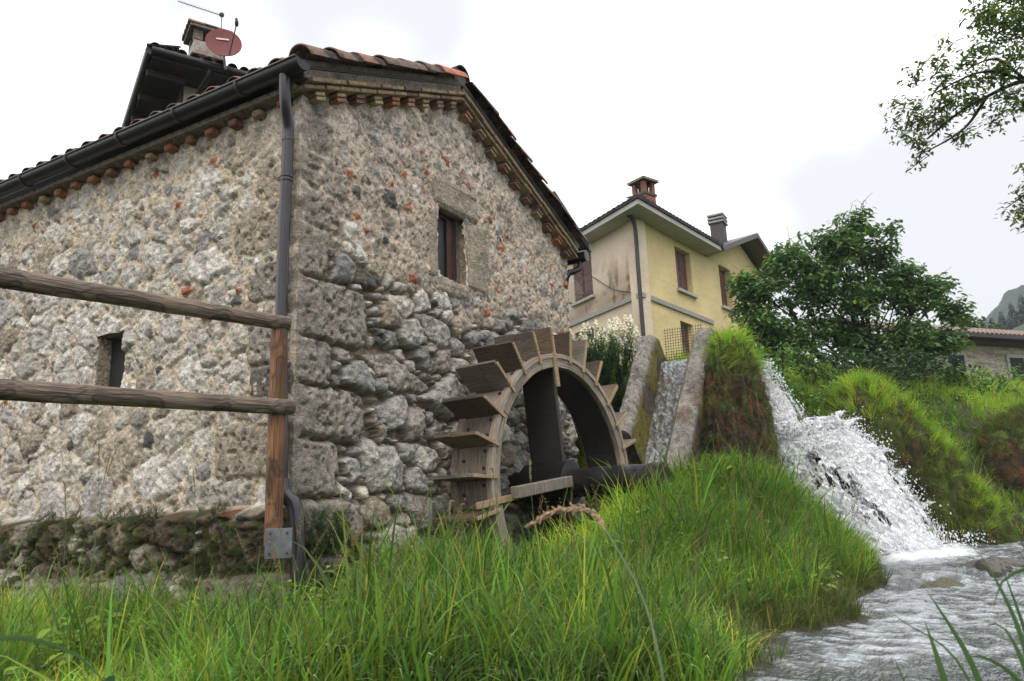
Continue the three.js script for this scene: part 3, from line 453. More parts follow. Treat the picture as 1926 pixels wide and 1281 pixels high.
// ---------------------------------------------------------------- the water wheel
const WH = { c: V(2.936, 0.3268, 0.6536), al: -0.1, R: 1.235, r: 1.11, tip: 1.525, w: 0.43 };
const wheel = thing('water_wheel', 'large weathered timber water wheel with paddles standing against the gable wall', 'water wheel', WH.c.toArray());
wheel.rotation.y = WH.al;                                        // its local z is the axle, the front ring at z = 0
{
  const r = rng(3), pol = (a, q) => [Math.cos(a) * q, Math.sin(a) * q];
  // a curved plank of the rim: from angle a0 to a1, radii q0..q1, between z0 and z1
  const arc = (a0, a1, q0, q1, z0, z1, n = 5, wob = 0.004) => {
    const pos = [], uv = [], idx = [], face = (f) => { const o = pos.length / 3; for (let i = 0; i <= n; i++) { const a = mix(a0, a1, i / n), s = a * (q0 + q1) / 2 + (q0 * 13 % 1), w = wob * (fbm(a * 6, f[0][0] * 9, f[0][1] * 7, 2) - 0.5) * 2; for (const [q, z] of f) { const [x, y] = pol(a, q + w); pos.push(x, y, z); uv.push(s, z + q); } } for (let i = 0; i < n; i++) { const k = o + 2 * i; idx.push(k, k + 2, k + 1, k + 1, k + 2, k + 3); } };
    face([[q0, z1], [q1, z1]]); face([[q1, z1], [q1, z0]]); face([[q1, z0], [q0, z0]]); face([[q0, z0], [q0, z1]]);
    for (const [a, s] of [[a0, 1], [a1, -1]]) { const o = pos.length / 3; for (const [q, z] of [[q0, z0], [q1, z0], [q1, z1], [q0, z1]]) { const [x, y] = pol(a, q); pos.push(x, y, z); uv.push(q, z); } idx.push(...(s > 0 ? [o, o + 1, o + 2, o, o + 2, o + 3] : [o, o + 2, o + 1, o, o + 3, o + 2])); }
    return geoOf(pos, idx, uv);
  };
  // water stains and green algae, strongest on the boards' outer thirds
  const stain = (g, s) => tint(g, (x, y, z) => { const q = Math.hypot(x, y), a = fbm(x * 4 + s, y * 4, z * 9, 4), b = fbm(x * 14, y * 14 + s, z * 20, 3), k = sst(a + 0.25 * sst(q, 1.35, 1.5), 0.48, 0.7) * 0.62, m = 0.75 + 0.5 * b; return [mix(1, 0.42, k) * m, mix(1, 0.44, k) * m, mix(1, 0.38, k) * m]; });
  const N = 27, A0 = THREE.MathUtils.degToRad(98.4), dA = Math.PI * 2 / N;
  for (const [z0, z1, nm] of [[-0.05, 0, 'rim'], [-WH.w, -WH.w + 0.05, 'rim']]) {
    const list = []; for (let i = 0; i < 9; i++) { const a = A0 + 0.2 + i * 2 * Math.PI / 9; list.push(arc(a + 0.004, a + 2 * Math.PI / 9 - 0.004, WH.r + 0.004, WH.R - 0.03, z0, z1, 8, 0.006)); }
    const rim = part(nm, stain(merge(list), 70), M.worn[3], wheel);
    const list2 = []; for (let i = 0; i < 9; i++) { const a = A0 + 0.5 + i * 2 * Math.PI / 9; list2.push(arc(a + 0.003, a + 2 * Math.PI / 9 - 0.003, WH.R - 0.03, WH.R + 0.012, z0 + 0.004, z1 + 0.014, 8, 0.004)); }
    part('rim_strip', merge(list2), M.woodPale, rim);
  }
  const paddleMats = [0, 1, 2, 0, 1, 0].map((i) => M.worn[i]);
  for (let i = 0; i < N; i++) {
    const a = A0 + i * dA;
    // sole board closing the drum between two paddles, its bolts
    const sb = part('sole_board', stain(arc(a + 0.022, a + dA - 0.022, WH.R - 0.035, WH.R - 0.005, -WH.w + 0.03, -0.03, 8, 0.003), i + 40), r() < 0.75 ? M.worn[3] : M.worn[0], wheel);
    for (const [fa, z] of [[0.25, -0.08], [0.75, -0.08], [0.5, -0.30]]) { const [x, y] = pol(a + dA * fa, WH.R - 0.004), b = new THREE.CylinderGeometry(0.014, 0.017, 0.02, 8); b.rotateZ(a + dA * fa - Math.PI / 2); part('bolt', b.translate(x, y, z), M.iron, sb); }
    part('inner_board', arc(a + 0.003, a + dA - 0.003, WH.r - 0.012, WH.r + 0.006, -WH.w + 0.02, -0.052, 4, 0.002), M.woodDark, wheel);
    // paddle: two boards side by side, their front ends let into the rim
    const L0 = 1.20, L1 = WH.tip + rr(-0.03, 0.03, r), th = 0.03, ta = rr(-0.03, 0.03, r);
    const pg = (z0, z1, q0, q1) => { const g = bx(z1 - z0, q1 - q0, th, 0.004); g.rotateY(Math.PI / 2); g.rotateZ(0); return g.translate(0, (q0 + q1) / 2, (z0 + z1) / 2); };
    const zz = -0.2 + rr(-0.04, 0.04, r);
    const list = [pg(-WH.w - 0.0, zz - 0.003, L0, L1), pg(zz + 0.002, 0.01, L0, L1 + rr(-0.015, 0.015, r))];
    // thickness lies along the tangent: local x
    const pm = part('paddle', stain(merge(list).rotateZ(a - Math.PI / 2 + ta * 0.5), i), paddleMats[Math.floor(r() * 6)], wheel);
    const tg = bx(0.03, L1 - 1.19, 0.016, 0.003); tg.translate(0, (L1 + 1.15) / 2, 0.02); part('paddle_edge', tg.rotateZ(a - Math.PI / 2 + ta * 0.5), M.woodEnd, pm);
  }
  // four plank spokes; the upright one runs out through the rim as a light end
  for (let i = 0; i < 4; i++) {
    const a = THREE.MathUtils.degToRad(97 + i * 90), g = bx(0.05, 1.02, WH.w - 0.06, 0.006), s = part('spoke', g.translate(0, 0.6, -WH.w / 2).rotateZ(a - Math.PI / 2), M.woodDark, wheel);
    const e = bx(0.055, i === 1 ? 1.0 : 0.34, 0.02, 0.004); part('spoke_end', e.translate(0, i === 1 ? 0.98 : 1.09, 0.012).rotateZ(a - Math.PI / 2 + 0.02), M.woodEnd, s);
    if (i === 1) { const b = bx(0.1, 0.9, 0.09, 0.008); part('brace', b.translate(0.02, 0.55, 0.06).rotateZ(a - Math.PI / 2), M.woodGrey, s); }
  }
  part('axle', rough(bar([0, 0, -0.75], [0.05, 0.0, 0.95], 0.135, 0.13, 20, 40), 0.016, 9, 3, 4), M.woodBlack, wheel, 'black wet axle beam running out to the grass bank');
  part('hub', bar([0, 0, -WH.w - 0.02], [0, 0, 0.03], 0.21, 0.21, 14), M.woodBlack, wheel);
}
// iron post and sluice rod behind the wheel
{
  const g = thing('iron_rod', 'thin grey iron rod standing upright inside the water wheel by the wall', 'rod', [3.25, -0.9, 0.12]);
  part('shaft', metreUV(bar([0, 0, 0], [0, 2.0, 0], 0.018, 0.018, 8)), M.galv, g); part('foot', at(bx(0.1, 0.02, 0.1), 0, 0.01, 0), M.iron, g); part('shaft', metreUV(bar([0.16, 0, 0], [0.16, 1.6, 0], 0.008, 0.008, 6)), M.galv, g);
}

// ---------------------------------------------------------------- fence by the corner
{
  const f = thing('fence', 'round log fence with two grey rails and an orange brown post before the mill corner', 'fence');
  const log = (a, b, r0, r1, m, nm, lab) => { const g = bar(a, b, r0, r1, 20, 24), p = g.attributes.position; rough(g, 0.004, 7, a[1] * 9); return part(nm, g, m, f, lab); };
  const pg = log([-0.292, -0.1, 0.145], [-0.35, 1.275, 0.205], 0.056, 0.053, M.logOrange, 'post', 'orange brown peeled log post'); 
  log([-0.315, 1.3, 0.24], [-2.75, 1.27, -0.3 - 0.03], 0.046, 0.06, M.logGrey, 'rail', 'upper grey log rail');
  log([-0.27, 0.755, 0.255], [-2.75, 0.72, -0.5], 0.049, 0.058, M.logGrey, 'rail', 'lower grey log rail');
  log([-2.66, -0.75, -0.28], [-2.68, 1.25, -0.28], 0.056, 0.053, M.logOrange, 'post');
  const b = part('bracket', at(bx(0.16, 0.18, 0.012, 0.002), -0.315, -0.085, 0.215, 0, -0.75), M.galv, f, 'galvanised steel bracket at the foot of the post');
  const rv = []; for (const [x, y] of [[-0.05, 0.06], [0.05, 0.06], [-0.05, -0.06], [0.05, -0.06]]) rv.push(new THREE.CylinderGeometry(0.008, 0.008, 0.01, 8).rotateX(Math.PI / 2).translate(x, y, 0.009).rotateY(-0.75).translate(-0.315, -0.085, 0.215));
  part('bolt', merge(rv), M.iron, b);
}

// ---------------------------------------------------------------- the sloping flume and its mound of tufa
M.concrete = std({ vertexColors: true, map: T.speck, bumpMap: T.stoneBump, bumpScale: 0.02, roughness: 0.92 });
M.water = phy({ vertexColors: true, roughness: 0.07, bumpMap: T.ripple, bumpScale: 0.018, ior: 1.33, specularIntensity: 1 });
M.foam = phy({ vertexColors: true, roughness: 0.4, bumpMap: T.ripple, bumpScale: 0.06, ior: 1.33 });
M.foamDrop = phy({ color: lin(0.68, 0.71, 0.745), roughness: 0.2, ior: 1.33 });
M.moss = std({ vertexColors: true, map: T.speck, bumpMap: T.stoneBump, bumpScale: 0.04, roughness: 1 });
const MOSSC = (x, y, z, i, top = 0.5, s = 0) => { const a = fbm(x * 4 + s, y * 2.2, z * 4, 4), b = fbm(x * 11, y * 6, z * 11 + s, 3); const g = sst(a + top - 0.5, 0.44, 0.6), br = b > 0.56 ? [0.10, 0.045, 0.018] : a > 0.5 ? [0.055, 0.04, 0.016] : [0.035, 0.026, 0.014], gr = [0.05 + 0.06 * b, 0.085 + 0.06 * b, 0.014]; return [0, 1, 2].map((k) => mix(br[k], gr[k], g) * (0.6 + 0.8 * b)); };
{
  const fl = thing('mill_flume', 'steep mossy concrete flume with two side walls carrying water down beside the wheel', 'flume');
  const wall = (a, b, th, h, nm, seed, moss) => {
    const A = V(...a), B = V(...b), d = B.clone().sub(A), L = d.length(); d.normalize();
    const g = new THREE.BoxGeometry(L, h, th, 46, 12, 8), p = g.attributes.position;
    for (let i = 0; i < p.count; i++) { // rounded crest
      const y = p.getY(i), z = p.getZ(i), x = p.getX(i), e = Math.max(0, y - (h / 2 - th * 0.5)) / (th * 0.5), ex = Math.max(0, x - (L / 2 - 0.18)) / 0.18;
      p.setZ(i, z * Math.sqrt(1 - 0.72 * e * e)); p.setY(i, y - 0.14 * ex * ex * (y > 0 ? 1 : 0));
    }
    g.computeVertexNormals(); metreUV(rough(g, 0.03, 5, seed, 4));
    const w = V(0, 0, 1), up = w.clone().cross(d).normalize(); w.copy(d).cross(up);
    g.translate(0, -h / 2, 0); g.applyMatrix4(new THREE.Matrix4().makeBasis(d, up, w)); g.translate(...A.clone().add(B).multiplyScalar(0.5).toArray());
    tint(g, (x, y, z) => { const q = fbm(x * 3, y * 3, z * 3 + seed, 4), f = fbm(x * 30, y * 30, z * 30, 2), li = sst(f, 0.55, 0.7), o = V(x, y, z).sub(A), hh = o.dot(up), in_ = o.dot(w) > 0; let c = [0.30, 0.285, 0.265].map((k) => k * (0.65 + 0.6 * q) * (0.75 + 0.5 * f)); if (li && seed === 2) c = c.map((k) => mix(k, 0.08, li * 0.8)); if (seed === 6) { const ru = sst(fbm(x * 2.2, y * 2.2, z * 2.2 + 3, 4), 0.5, 0.64) * 0.75; c = c.map((k, j) => mix(k, [0.13, 0.085, 0.05][j] * (0.5 + f), ru)); } const low = sst(hh, -0.06, -0.16) * (moss(in_)); const m = q > 0.47 ? [0.15, 0.135, 0.018] : [0.06, 0.045, 0.022]; return c.map((k, j) => mix(k, m[j] * (0.5 + f), clamp(low * (0.4 + 1.3 * q)))); });
    return part(nm, g, M.concrete, fl);
  };
  const La = [4.5, 0.95, 0.57], Lb = [6.02, 2.47, 0.47], Ra = [4.72, 0.47, 1.06], Rb = [6.21, 2.49, 1.21];
  wall(La, Lb, 0.22, 0.62, 'side_wall', 2, (i) => (i ? 1 : 0.2)); wall(Ra, Rb, 0.3, 0.75, 'side_wall', 6, (i) => (i ? 0.9 : 0.8));
  // bed and running water between the walls
  const pos = [], col = [], uv = [], idx = [], nu = 30, nv = 90;
  const bedA = [4.85, 0.38, 0.82], bedB = [6.2, 1.98, 0.86];
  for (let j = 0; j <= nv; j++) for (let i = 0; i <= nu; i++) { const t = j / nv, s = i / nu - 0.5, x = mix(bedA[0], bedB[0], t), y0 = mix(bedA[1], bedB[1], t), z = mix(bedA[2], bedB[2], t) - 0.04 + s * 0.64, n = fbm(t * 22, s * 26, 4, 4), fo = sst(0.55 * fbm(t * 60, s * 24 + 7, 8, 3) + 0.45 * fbm(t * 170, s * 60, 5, 2) + 0.14 * sst(t, 0.4, 0.1) + 0.2 * sst(t, 0.85, 0.97) - 0.3 * Math.abs(s - 0.1), 0.42, 0.72); pos.push(x - 0.05 * n, y0 + 0.07 * n, z); uv.push(t * 2, s); col.push(...[0, 1, 2].map((k) => mix([0.075, 0.068, 0.055][k] * (0.6 + n), [0.42, 0.47, 0.53][k], fo * 0.62))); }
  for (let j = 0; j < nv; j++) for (let i = 0; i < nu; i++) { const a = j * (nu + 1) + i, b = a + nu + 1; idx.push(a, a + 1, b, b, a + 1, b + 1); }
  part('running_water', geoOf(pos, idx, uv, col), M.water, fl, 'thin sheet of water running down the flume');
  part('flume_bed', at(bx(2.2, 0.3, 0.66), 0, -0.26, 0, 0, 0, Math.atan2(1.6, 1.35)).translate(5.53, 1.12, 0.84), M.block, fl);
  // debris grate across the head
  const gr = thing('debris_grate', 'grey wire mesh grate standing across the head of the flume', 'grate', [6.28, 2.28, 0.9]);
  for (let i = 0; i < 15; i++) part('wire', metreUV(bar([0, -0.24, -0.27 + i * 0.036], [0.02, 0.22, -0.27 + i * 0.036], 0.003, 0.003, 5)), M.iron, gr);
  for (let i = 0; i < 12; i++) part('wire', metreUV(bar([0.004, -0.23 + i * 0.038, -0.29], [0.004, -0.23 + i * 0.038, 0.26], 0.003, 0.003, 5)), M.iron, gr);
}
// a lump of tufa, rock or soil
function lump(cx, cy, cz, rx, ry, rz, seed, amp, freq, detail = 40, ridge = 0) {
  const g = new THREE.SphereGeometry(1, detail, Math.round(detail * 0.75)), p = g.attributes.position;
  for (let i = 0; i < p.count; i++) {
    const x = p.getX(i), y = p.getY(i), z = p.getZ(i), n = fbm(x * freq + seed, y * freq * (ridge ? 0.5 : 1), z * freq + seed * 2, 5), m = ridge ? 1 - Math.abs(2 * fbm(x * freq * 3 + seed, y * freq, z * freq * 3, 3) - 1) : 0, k = 1 + (n - 0.5) * 2 * amp + ridge * (m - 0.5);
    p.setXYZ(i, cx + x * rx * k, cy + y * ry * k, cz + z * rz * k);
  }
  // close the seam of the sphere
  g.computeVertexNormals(); { const w = detail + 1, nn = g.attributes.normal, h = Math.round(detail * 0.75); for (let j = 0; j <= h; j++) { const a = j * w, b = a + detail; p.setXYZ(b, p.getX(a), p.getY(a), p.getZ(a)); const q = V(nn.getX(a) + nn.getX(b), nn.getY(a) + nn.getY(b), nn.getZ(a) + nn.getZ(b)).normalize(); nn.setXYZ(a, q.x, q.y, q.z); nn.setXYZ(b, q.x, q.y, q.z); } }
  return metreUV(g);
}
const hangers = [];                                             // surfaces that grass and moss grow on: [geometry, tufts, length, colour, droop]
{
  const g1 = merge([lump(6.15, 0.9, 1.46, 0.56, 1.15, 0.42, 3, 0.2, 2.6, 110, 0.3), lump(6.4, 1.4, 1.46, 0.4, 0.75, 0.36, 9, 0.18, 2.6, 90, 0.26), lump(5.72, 0.45, 1.5, 0.56, 0.75, 0.34, 5, 0.2, 2.8, 90, 0.3)]);
  tint(g1, (x, y, z, i) => MOSSC(x, y, z, i, 0.5 + 0.25 * sst(y, 1.4, 2.0) + 0.18 * sst(x, 6.5, 6.9) - 0.1, 3));
  struct('tufa_mound', g1, M.moss); hangers.push([g1, 2200, 0.17, 'brown', 1, 1.9], [g1, 1500, 0.19, 'moss', 0.95, 1.9], [g1, 260, 0.3, 'lime', 0.4, 3, 1.75]);
  const g2 = merge([lump(9.2, 0.75, 2.75, 0.85, 1.05, 0.8, 21, 0.12, 1.8, 64), lump(9.55, 0.1, 3.4, 0.75, 0.9, 0.6, 22, 0.12, 1.8, 56), lump(9.7, -0.45, 3.85, 0.6, 0.7, 0.5, 23, 0.12, 2, 48)]);
  tint(g2, (x, y, z, i) => MOSSC(x, y, z, i, 0.62, 13)); struct('mossy_bank', g2, M.moss); hangers.push([g2, 3400, 0.24, 'moss', 0.95, 9], [g2, 900, 0.34, 'lime', 0.3, 9, 0.6]);
  const g3 = merge([lump(11.9, 0.3, 4.75, 0.95, 0.95, 0.8, 31, 0.16, 2, 56, 0.08), lump(12.6, 0.8, 5.1, 0.8, 0.7, 0.8, 33, 0.15, 2, 48)]);
  tint(g3, (x, y, z, i) => MOSSC(x, y, z, i, 0.38 + 0.3 * sst(y, 0.8, 1.3), 23)); struct('brown_bank', g3, M.moss); hangers.push([g3, 1500, 0.14, 'brown', 0.9, 9], [g3, 700, 0.2, 'moss', 0.8, 9], [g3, 600, 0.3, 'moss', 0.5, 9, 0.75]);
}

// ---------------------------------------------------------------- stream and cascade
const rocks = [];
{
  const pos = [], col = [], uv = [], idx = [], x0 = -2.5, x1 = 11.2, z0 = 2.3, z1 = 6.2, st = 0.035, nx = Math.round((x1 - x0) / st), nz = Math.round((z1 - z0) / st);
  for (let j = 0; j <= nz; j++) for (let i = 0; i <= nx; i++) {
    const x = x0 + i * st, z = z0 + j * st, wx = x + 0.3 * (fbm(x, z, 2, 2) - 0.5), wz = z + 0.25 * (fbm(x * 1.3 + 9, z * 1.3, 2, 2) - 0.5);
    const rid = (q) => 1 - Math.abs(2 * q - 1), w2x = x + 0.12 * (fbm(x * 3, z * 3, 4, 2) - 0.5), w2z = z + 0.12 * (fbm(x * 3 + 7, z * 3, 4, 2) - 0.5);
    const a = fbm(wx * 2.2, wz * 4, 1, 3), r1 = rid(fbm(wx * 4.2, wz * 5.2, 5, 2)), r2 = rid(fbm(w2x * 10, w2z * 11.5, 7, 2)), c = fbm(w2x * 24, w2z * 32, 9, 2), rap = 0.4 + 0.6 * sst(x, 3.5, 6.5), hump = 0.06 * sst(Math.abs(x - 5.1), 0.7, 0.1) * (0.6 + 0.8 * vn(x * 2, z * 2));
    const pool = sst(Math.hypot((x - 7.9) / 1.5, (z - 3.35) / 0.55), 1.25, 0.7), patch = fbm(x * 0.9, z * 1.8, 3, 3) - 0.5;
    pos.push(x, waterY(x) + hump + rap * (0.07 * (a - 0.5) + 0.045 * (r1 - 0.5)) + 0.02 * (r2 - 0.6) + 0.007 * (c - 0.5) + 0.05 * pool * c, z); uv.push(x, z);
    const fo = clamp(sst(0.42 * r1 + 0.4 * r2 + 0.2 * c + 0.6 * patch, 0.66, 0.92) * (0.75 - 0.5 * sst(Math.abs(x - 5.2), 0.6, 0.2)) + pool), d = 0.4 + 0.9 * fbm(x * 4, z * 4, 9, 4);
    col.push(...[0, 1, 2].map((k) => mix([0.095, 0.105, 0.11][k] * d, [mix(0.5, 0.84, pool), mix(0.54, 0.86, pool), mix(0.59, 0.88, pool)][k], fo)));
  }
  for (let j = 0; j < nz; j++) for (let i = 0; i < nx; i++) { const a = j * (nx + 1) + i, b = a + nx + 1; idx.push(a, b, a + 1, b, b + 1, a + 1); }
  struct('stream', geoOf(pos, idx, uv, col), M.water);
  // wet boulders in the stream and under the fall
  const rock = (x, y, z, rx, ry, rz, s, lab, c = [0.03, 0.028, 0.024]) => { const g = lump(x, y, z, rx, ry, rz, s, 0.36, 1.9, 44); tint(g, (a, b, d) => { const q = fbm(a * 5, b * 5, d * 5, 4), m = sst(fbm(a * 3, b * 3, d * 3 + 5, 3), 0.52, 0.65); return [0, 1, 2].map((k) => mix(c[k] * (0.5 + q), [0.05, 0.055, 0.012][k], m * 0.7)); }); rocks.push(tag(part('boulder', g, phy({ vertexColors: true, bumpMap: T.stoneBump, bumpScale: 0.03, roughness: 0.5 }), scene), lab, 'boulder', null)); };
  rock(5.35, -0.8, 4.05, 0.5, 0.27, 0.36, 3, 'broad wet dark boulder at the right edge of the stream below the pool', [0.07, 0.06, 0.05]);
  rock(4.55, -0.89, 3.62, 0.34, 0.2, 0.28, 5, 'low brown boulder awash in the middle of the stream', [0.1, 0.085, 0.06]);
  rock(7.45, 0.1, 2.2, 0.42, 0.6, 0.42, 7, 'black wet rock behind the left edge of the cascade');
  rock(8.05, -0.08, 2.6, 0.45, 0.6, 0.45, 9, 'black wet rock in the middle behind the cascade');
  rock(7.65, 0.6, 2.08, 0.45, 0.4, 0.4, 11, 'dark ledge rock under the top of the cascade');
  rock(8.65, -0.3, 3.0, 0.4, 0.5, 0.35, 13, 'dark rock behind the right edge of the cascade');
}
{
  const cas = thing('cascade', 'white foaming cascade tumbling over dark rocks into the stream', 'waterfall');
  const r = rng(77), at2 = (P, t) => { const k = t * (P.length - 1), i = Math.min(P.length - 2, Math.floor(k)), f = k - i; return [0, 1, 2].map((c) => mix(P[i][c], P[i + 1][c], f)); };
  const toCam = V(-0.9, 0.1, 0.43).normalize(), drops = [], DM = new THREE.Matrix4(), DQ = new THREE.Quaternion();
  const drop = (x, y, z, s, st = 1, dir) => { if (dir) DQ.setFromUnitVectors(V(0, 1, 0), dir); else DQ.identity(); drops.push(DM.compose(V(x, y, z), DQ, V(s, s * st, s)).clone()); };
  // a sheet of falling water between a left and a right edge, torn open where hole() is high
  const sheet = (L, Rr, nu, nv, bulge, amp, hole, fr, seed) => {
    const pos = [], col = [], uv = [], idx = [], op = [];
    for (let j = 0; j <= nv; j++) for (let i = 0; i <= nu; i++) {
      const t = j / nv, s = i / nu, a = at2(L, t), b = at2(Rr, t), p = a.map((q, k) => mix(q, b[k], s)), e = Math.sin(Math.PI * clamp(s * 0.96 + 0.02));
      const n1 = fbm(s * fr * 3, t * fr * 4, seed, 4) - 0.5, n2 = 1 - Math.abs(2 * fbm(s * fr * 7, t * fr * 8, seed + 3, 3) - 1), n3 = fbm(s * fr * 22, t * fr * 20, seed + 6, 2) - 0.5, d = bulge * e + amp * (1.7 * n1 + 1.25 * (n2 - 0.4) + 0.22 * n3);
      pos.push(p[0] + toCam.x * d + 0.04 * n1, p[1] + toCam.y * d + 0.05 * n1 + amp * 0.8 * n3, p[2] + toCam.z * d + 0.03 * n1); uv.push(s * 1.2, t * 2); op.push(hole(s, t, n1, n2, n3));
      const w = clamp(0.45 + 0.75 * n2 + 0.2 * n3 + 0.5 * n1); col.push(...[0, 1, 2].map((k) => mix([0.34, 0.375, 0.42][k], [0.86, 0.875, 0.89][k], w)));
    }
    for (let j = 0; j < nv; j++) for (let i = 0; i < nu; i++) { const a = j * (nu + 1) + i, b = a + nu + 1; if (op[a] + op[a + 1] + op[b] < 1.5) idx.push(a, b, a + 1); if (op[b] + op[b + 1] + op[a + 1] < 1.5) idx.push(b, b + 1, a + 1); }
    return geoOf(pos, idx, uv, col);
  };
  const JL = [[6.88, 1.97, 1.56], [6.9, 1.86, 1.58], [6.95, 1.64, 1.62], [6.97, 1.36, 1.66], [6.98, 1.08, 1.7], [6.98, 0.9, 1.72]], JR = [[7.02, 1.99, 1.72], [7.06, 1.88, 1.76], [7.15, 1.72, 1.84], [7.26, 1.52, 1.93], [7.38, 1.28, 2.04], [7.5, 0.98, 2.12]];
  part('upper_jet', sheet(JL, JR, 70, 110, 0.1, 0.055, (s, t, n1, n2, n3) => (Math.min(s, 1 - s) * 6 + n1 * 1.2 + n3 < 0.06 ? 1 : 0), 2, 3), M.foam, cas, 'solid white jet leaving the lip');
  const LL = [[6.58, 0.93, 1.55], [6.62, 0.82, 1.6], [6.67, 0.54, 1.77], [6.81, 0.12, 2.03], [6.98, -0.3, 2.34], [7.17, -0.72, 2.71]], LR = [[7.62, 1.2, 2.5], [7.82, 1.0, 2.72], [7.99, 0.72, 2.95], [8.26, 0.21, 3.19], [8.61, -0.25, 3.41], [8.96, -0.72, 3.64]];
  const tear = (off) => (s, t, n1, n2, n3) => { const wx = s + 0.1 * n1, wt = t + 0.09 * n1, rg = (f, g, k) => 1 - Math.abs(2 * vn(wx * f + k, wt * g, off * 50) - 1), web = Math.max(rg(9, 8, 0), rg(16, 13, 5) * 0.97, rg(30, 26, 9) * 0.8), lo = sst(t + 0.3 * n1, 0.24, 0.42) * sst(s + 0.3 * n1, 0.72, 0.45) * sst(t, 0.97, 0.75), md = 0.3 * sst(t, 0.3, 0.5) * sst(t, 1, 0.85), ed = Math.min(s, 1 - s) * (5 - 2.5 * t) + n1 * 1.5 + n3 * 1.2; return ed < 0.13 || web < 0.8 * Math.max(lo, md) ? 1 : 0; };
  part('lower_fall', sheet(LL, LR, 190, 190, 0.34, 0.085, tear(0.66), 3, 11), M.foam, cas, 'broad torn curtain of white water');
  part('lower_fall', sheet(LL, LR, 150, 150, 0.16, 0.07, tear(0.55), 3.6, 19), M.foam, cas);
  // where the jet strikes the ledge and the curtain the pool the water boils up
  const boil = (x, y, z, rx, ry, rz, s) => { const g = lump(x, y, z, rx, ry, rz, s, 0.3, 3.4, 60, 0.2); return tint(g, (a, b, c) => { const w = clamp(0.7 + 0.6 * (fbm(a * 12, b * 12, c * 12, 3) - 0.5)); return [mix(0.34, 0.72, w), mix(0.37, 0.735, w), mix(0.42, 0.755, w)]; }); };
  part('boiling_foam', merge([boil(7.0, 0.98, 1.9, 0.46, 0.15, 0.3, 1), boil(7.42, 1.06, 2.32, 0.34, 0.15, 0.3, 2), boil(7.55, -0.66, 3.0, 0.55, 0.1, 0.3, 3), boil(8.2, -0.65, 3.4, 0.6, 0.1, 0.26, 4), boil(8.8, -0.63, 3.65, 0.5, 0.08, 0.24, 5)]), M.foam, cas);
  // spray thrown out round the falling water
  const rs = (a, b) => rr(a, b, r), small = () => 0.0035 + 0.011 * Math.pow(r(), 4);
  for (let i = 0; i < 5000; i++) { const t = r(), s = r(), a = at2(LL, t), b = at2(LR, t), p = a.map((q, k) => mix(q, b[k], s)), d = 0.1 + 0.42 * Math.sin(Math.PI * s) + 0.25 * r() * r(); drop(p[0] + toCam.x * d + rs(-0.05, 0.05), p[1] + rs(-0.05, 0.07), p[2] + toCam.z * d + rs(-0.05, 0.05), i < 3400 ? rs(0.0025, 0.006) : rs(0.002, 0.0036), i < 3400 ? rs(1, 2) : rs(5, 14), V(rs(-0.4, 0.4), -1, rs(-0.2, 0.6)).normalize()); }
  for (let i = 0; i < 2000; i++) { const t = Math.pow(r(), 0.8), a = at2(LR, t), q = Math.abs(rs(-1, 1) * rs(0.3, 1)), up = 0.22 * (1 - t) + 0.1; drop(a[0] + 0.55 * q * rs(0.2, 1), a[1] + up * q * rs(-0.6, 1.2), a[2] + 0.38 * q * rs(-0.2, 1), small() * 0.9, rs(1, 1.7), V(rs(-1, 1), 1, rs(-1, 1)).normalize()); }
  for (let i = 0; i < 1400; i++) { const t = r(), a = at2(LL, t), q = r() * r(); drop(a[0] - 0.2 * q + rs(-0.05, 0.1), a[1] + rs(-0.05, 0.2) * (1 - t), a[2] - 0.05 * q + rs(0, 0.2), small(), 1.3); }
  for (let i = 0; i < 1500; i++) { const t = r(), sd = r() < 0.5, a = at2(sd ? JL : JR, t), q = r() * r() * 0.12; drop(a[0] + (sd ? -q : q) * 0.6 - 0.05, a[1] + rs(-0.05, 0.05), a[2] + (sd ? -q : q) + rs(0, 0.08), small() * 0.9, 1.4); }
  for (let i = 0; i < 2600; i++) { const t = r(), x = mix(7.1, 9.2, t), z = mix(2.8, 3.8, t) + rs(-0.2, 0.4); drop(x, -0.66 + 0.3 * Math.pow(r(), 3), z, small(), rs(1, 1.6)); }
  // a few thrown tongues
  const tongue = (p, v, n) => { for (let i = 0; i < n; i++) { const t = i / n, k = 0.03 * (1 - t) + 0.006; for (let q = 0; q < 4; q++) drop(p[0] + v[0] * t + rs(-k, k), p[1] + v[1] * t - 0.18 * t * t + rs(-k, k), p[2] + v[2] * t + rs(-k, k), k * rs(0.4, 0.9), 1.2); } };
  tongue([7.6, 1.15, 2.5], [0.12, 0.32, 0.14], 16); tongue([7.72, 1.05, 2.6], [0.36, 0.34, 0.2], 18); tongue([8.3, 0.35, 3.15], [0.1, 0.3, 0.1], 12); tongue([8.5, -0.1, 3.3], [0.36, 0.3, 0.25], 14); tongue([8.05, 0.7, 2.95], [0.3, 0.2, 0.2], 12);
  const im = new THREE.InstancedMesh(new THREE.IcosahedronGeometry(1, 1), M.foamDrop, drops.length); drops.forEach((m, i) => im.setMatrixAt(i, m)); im.name = 'spray'; im.castShadow = true; cas.add(tag(im, null, null, null, 'stuff'));
}

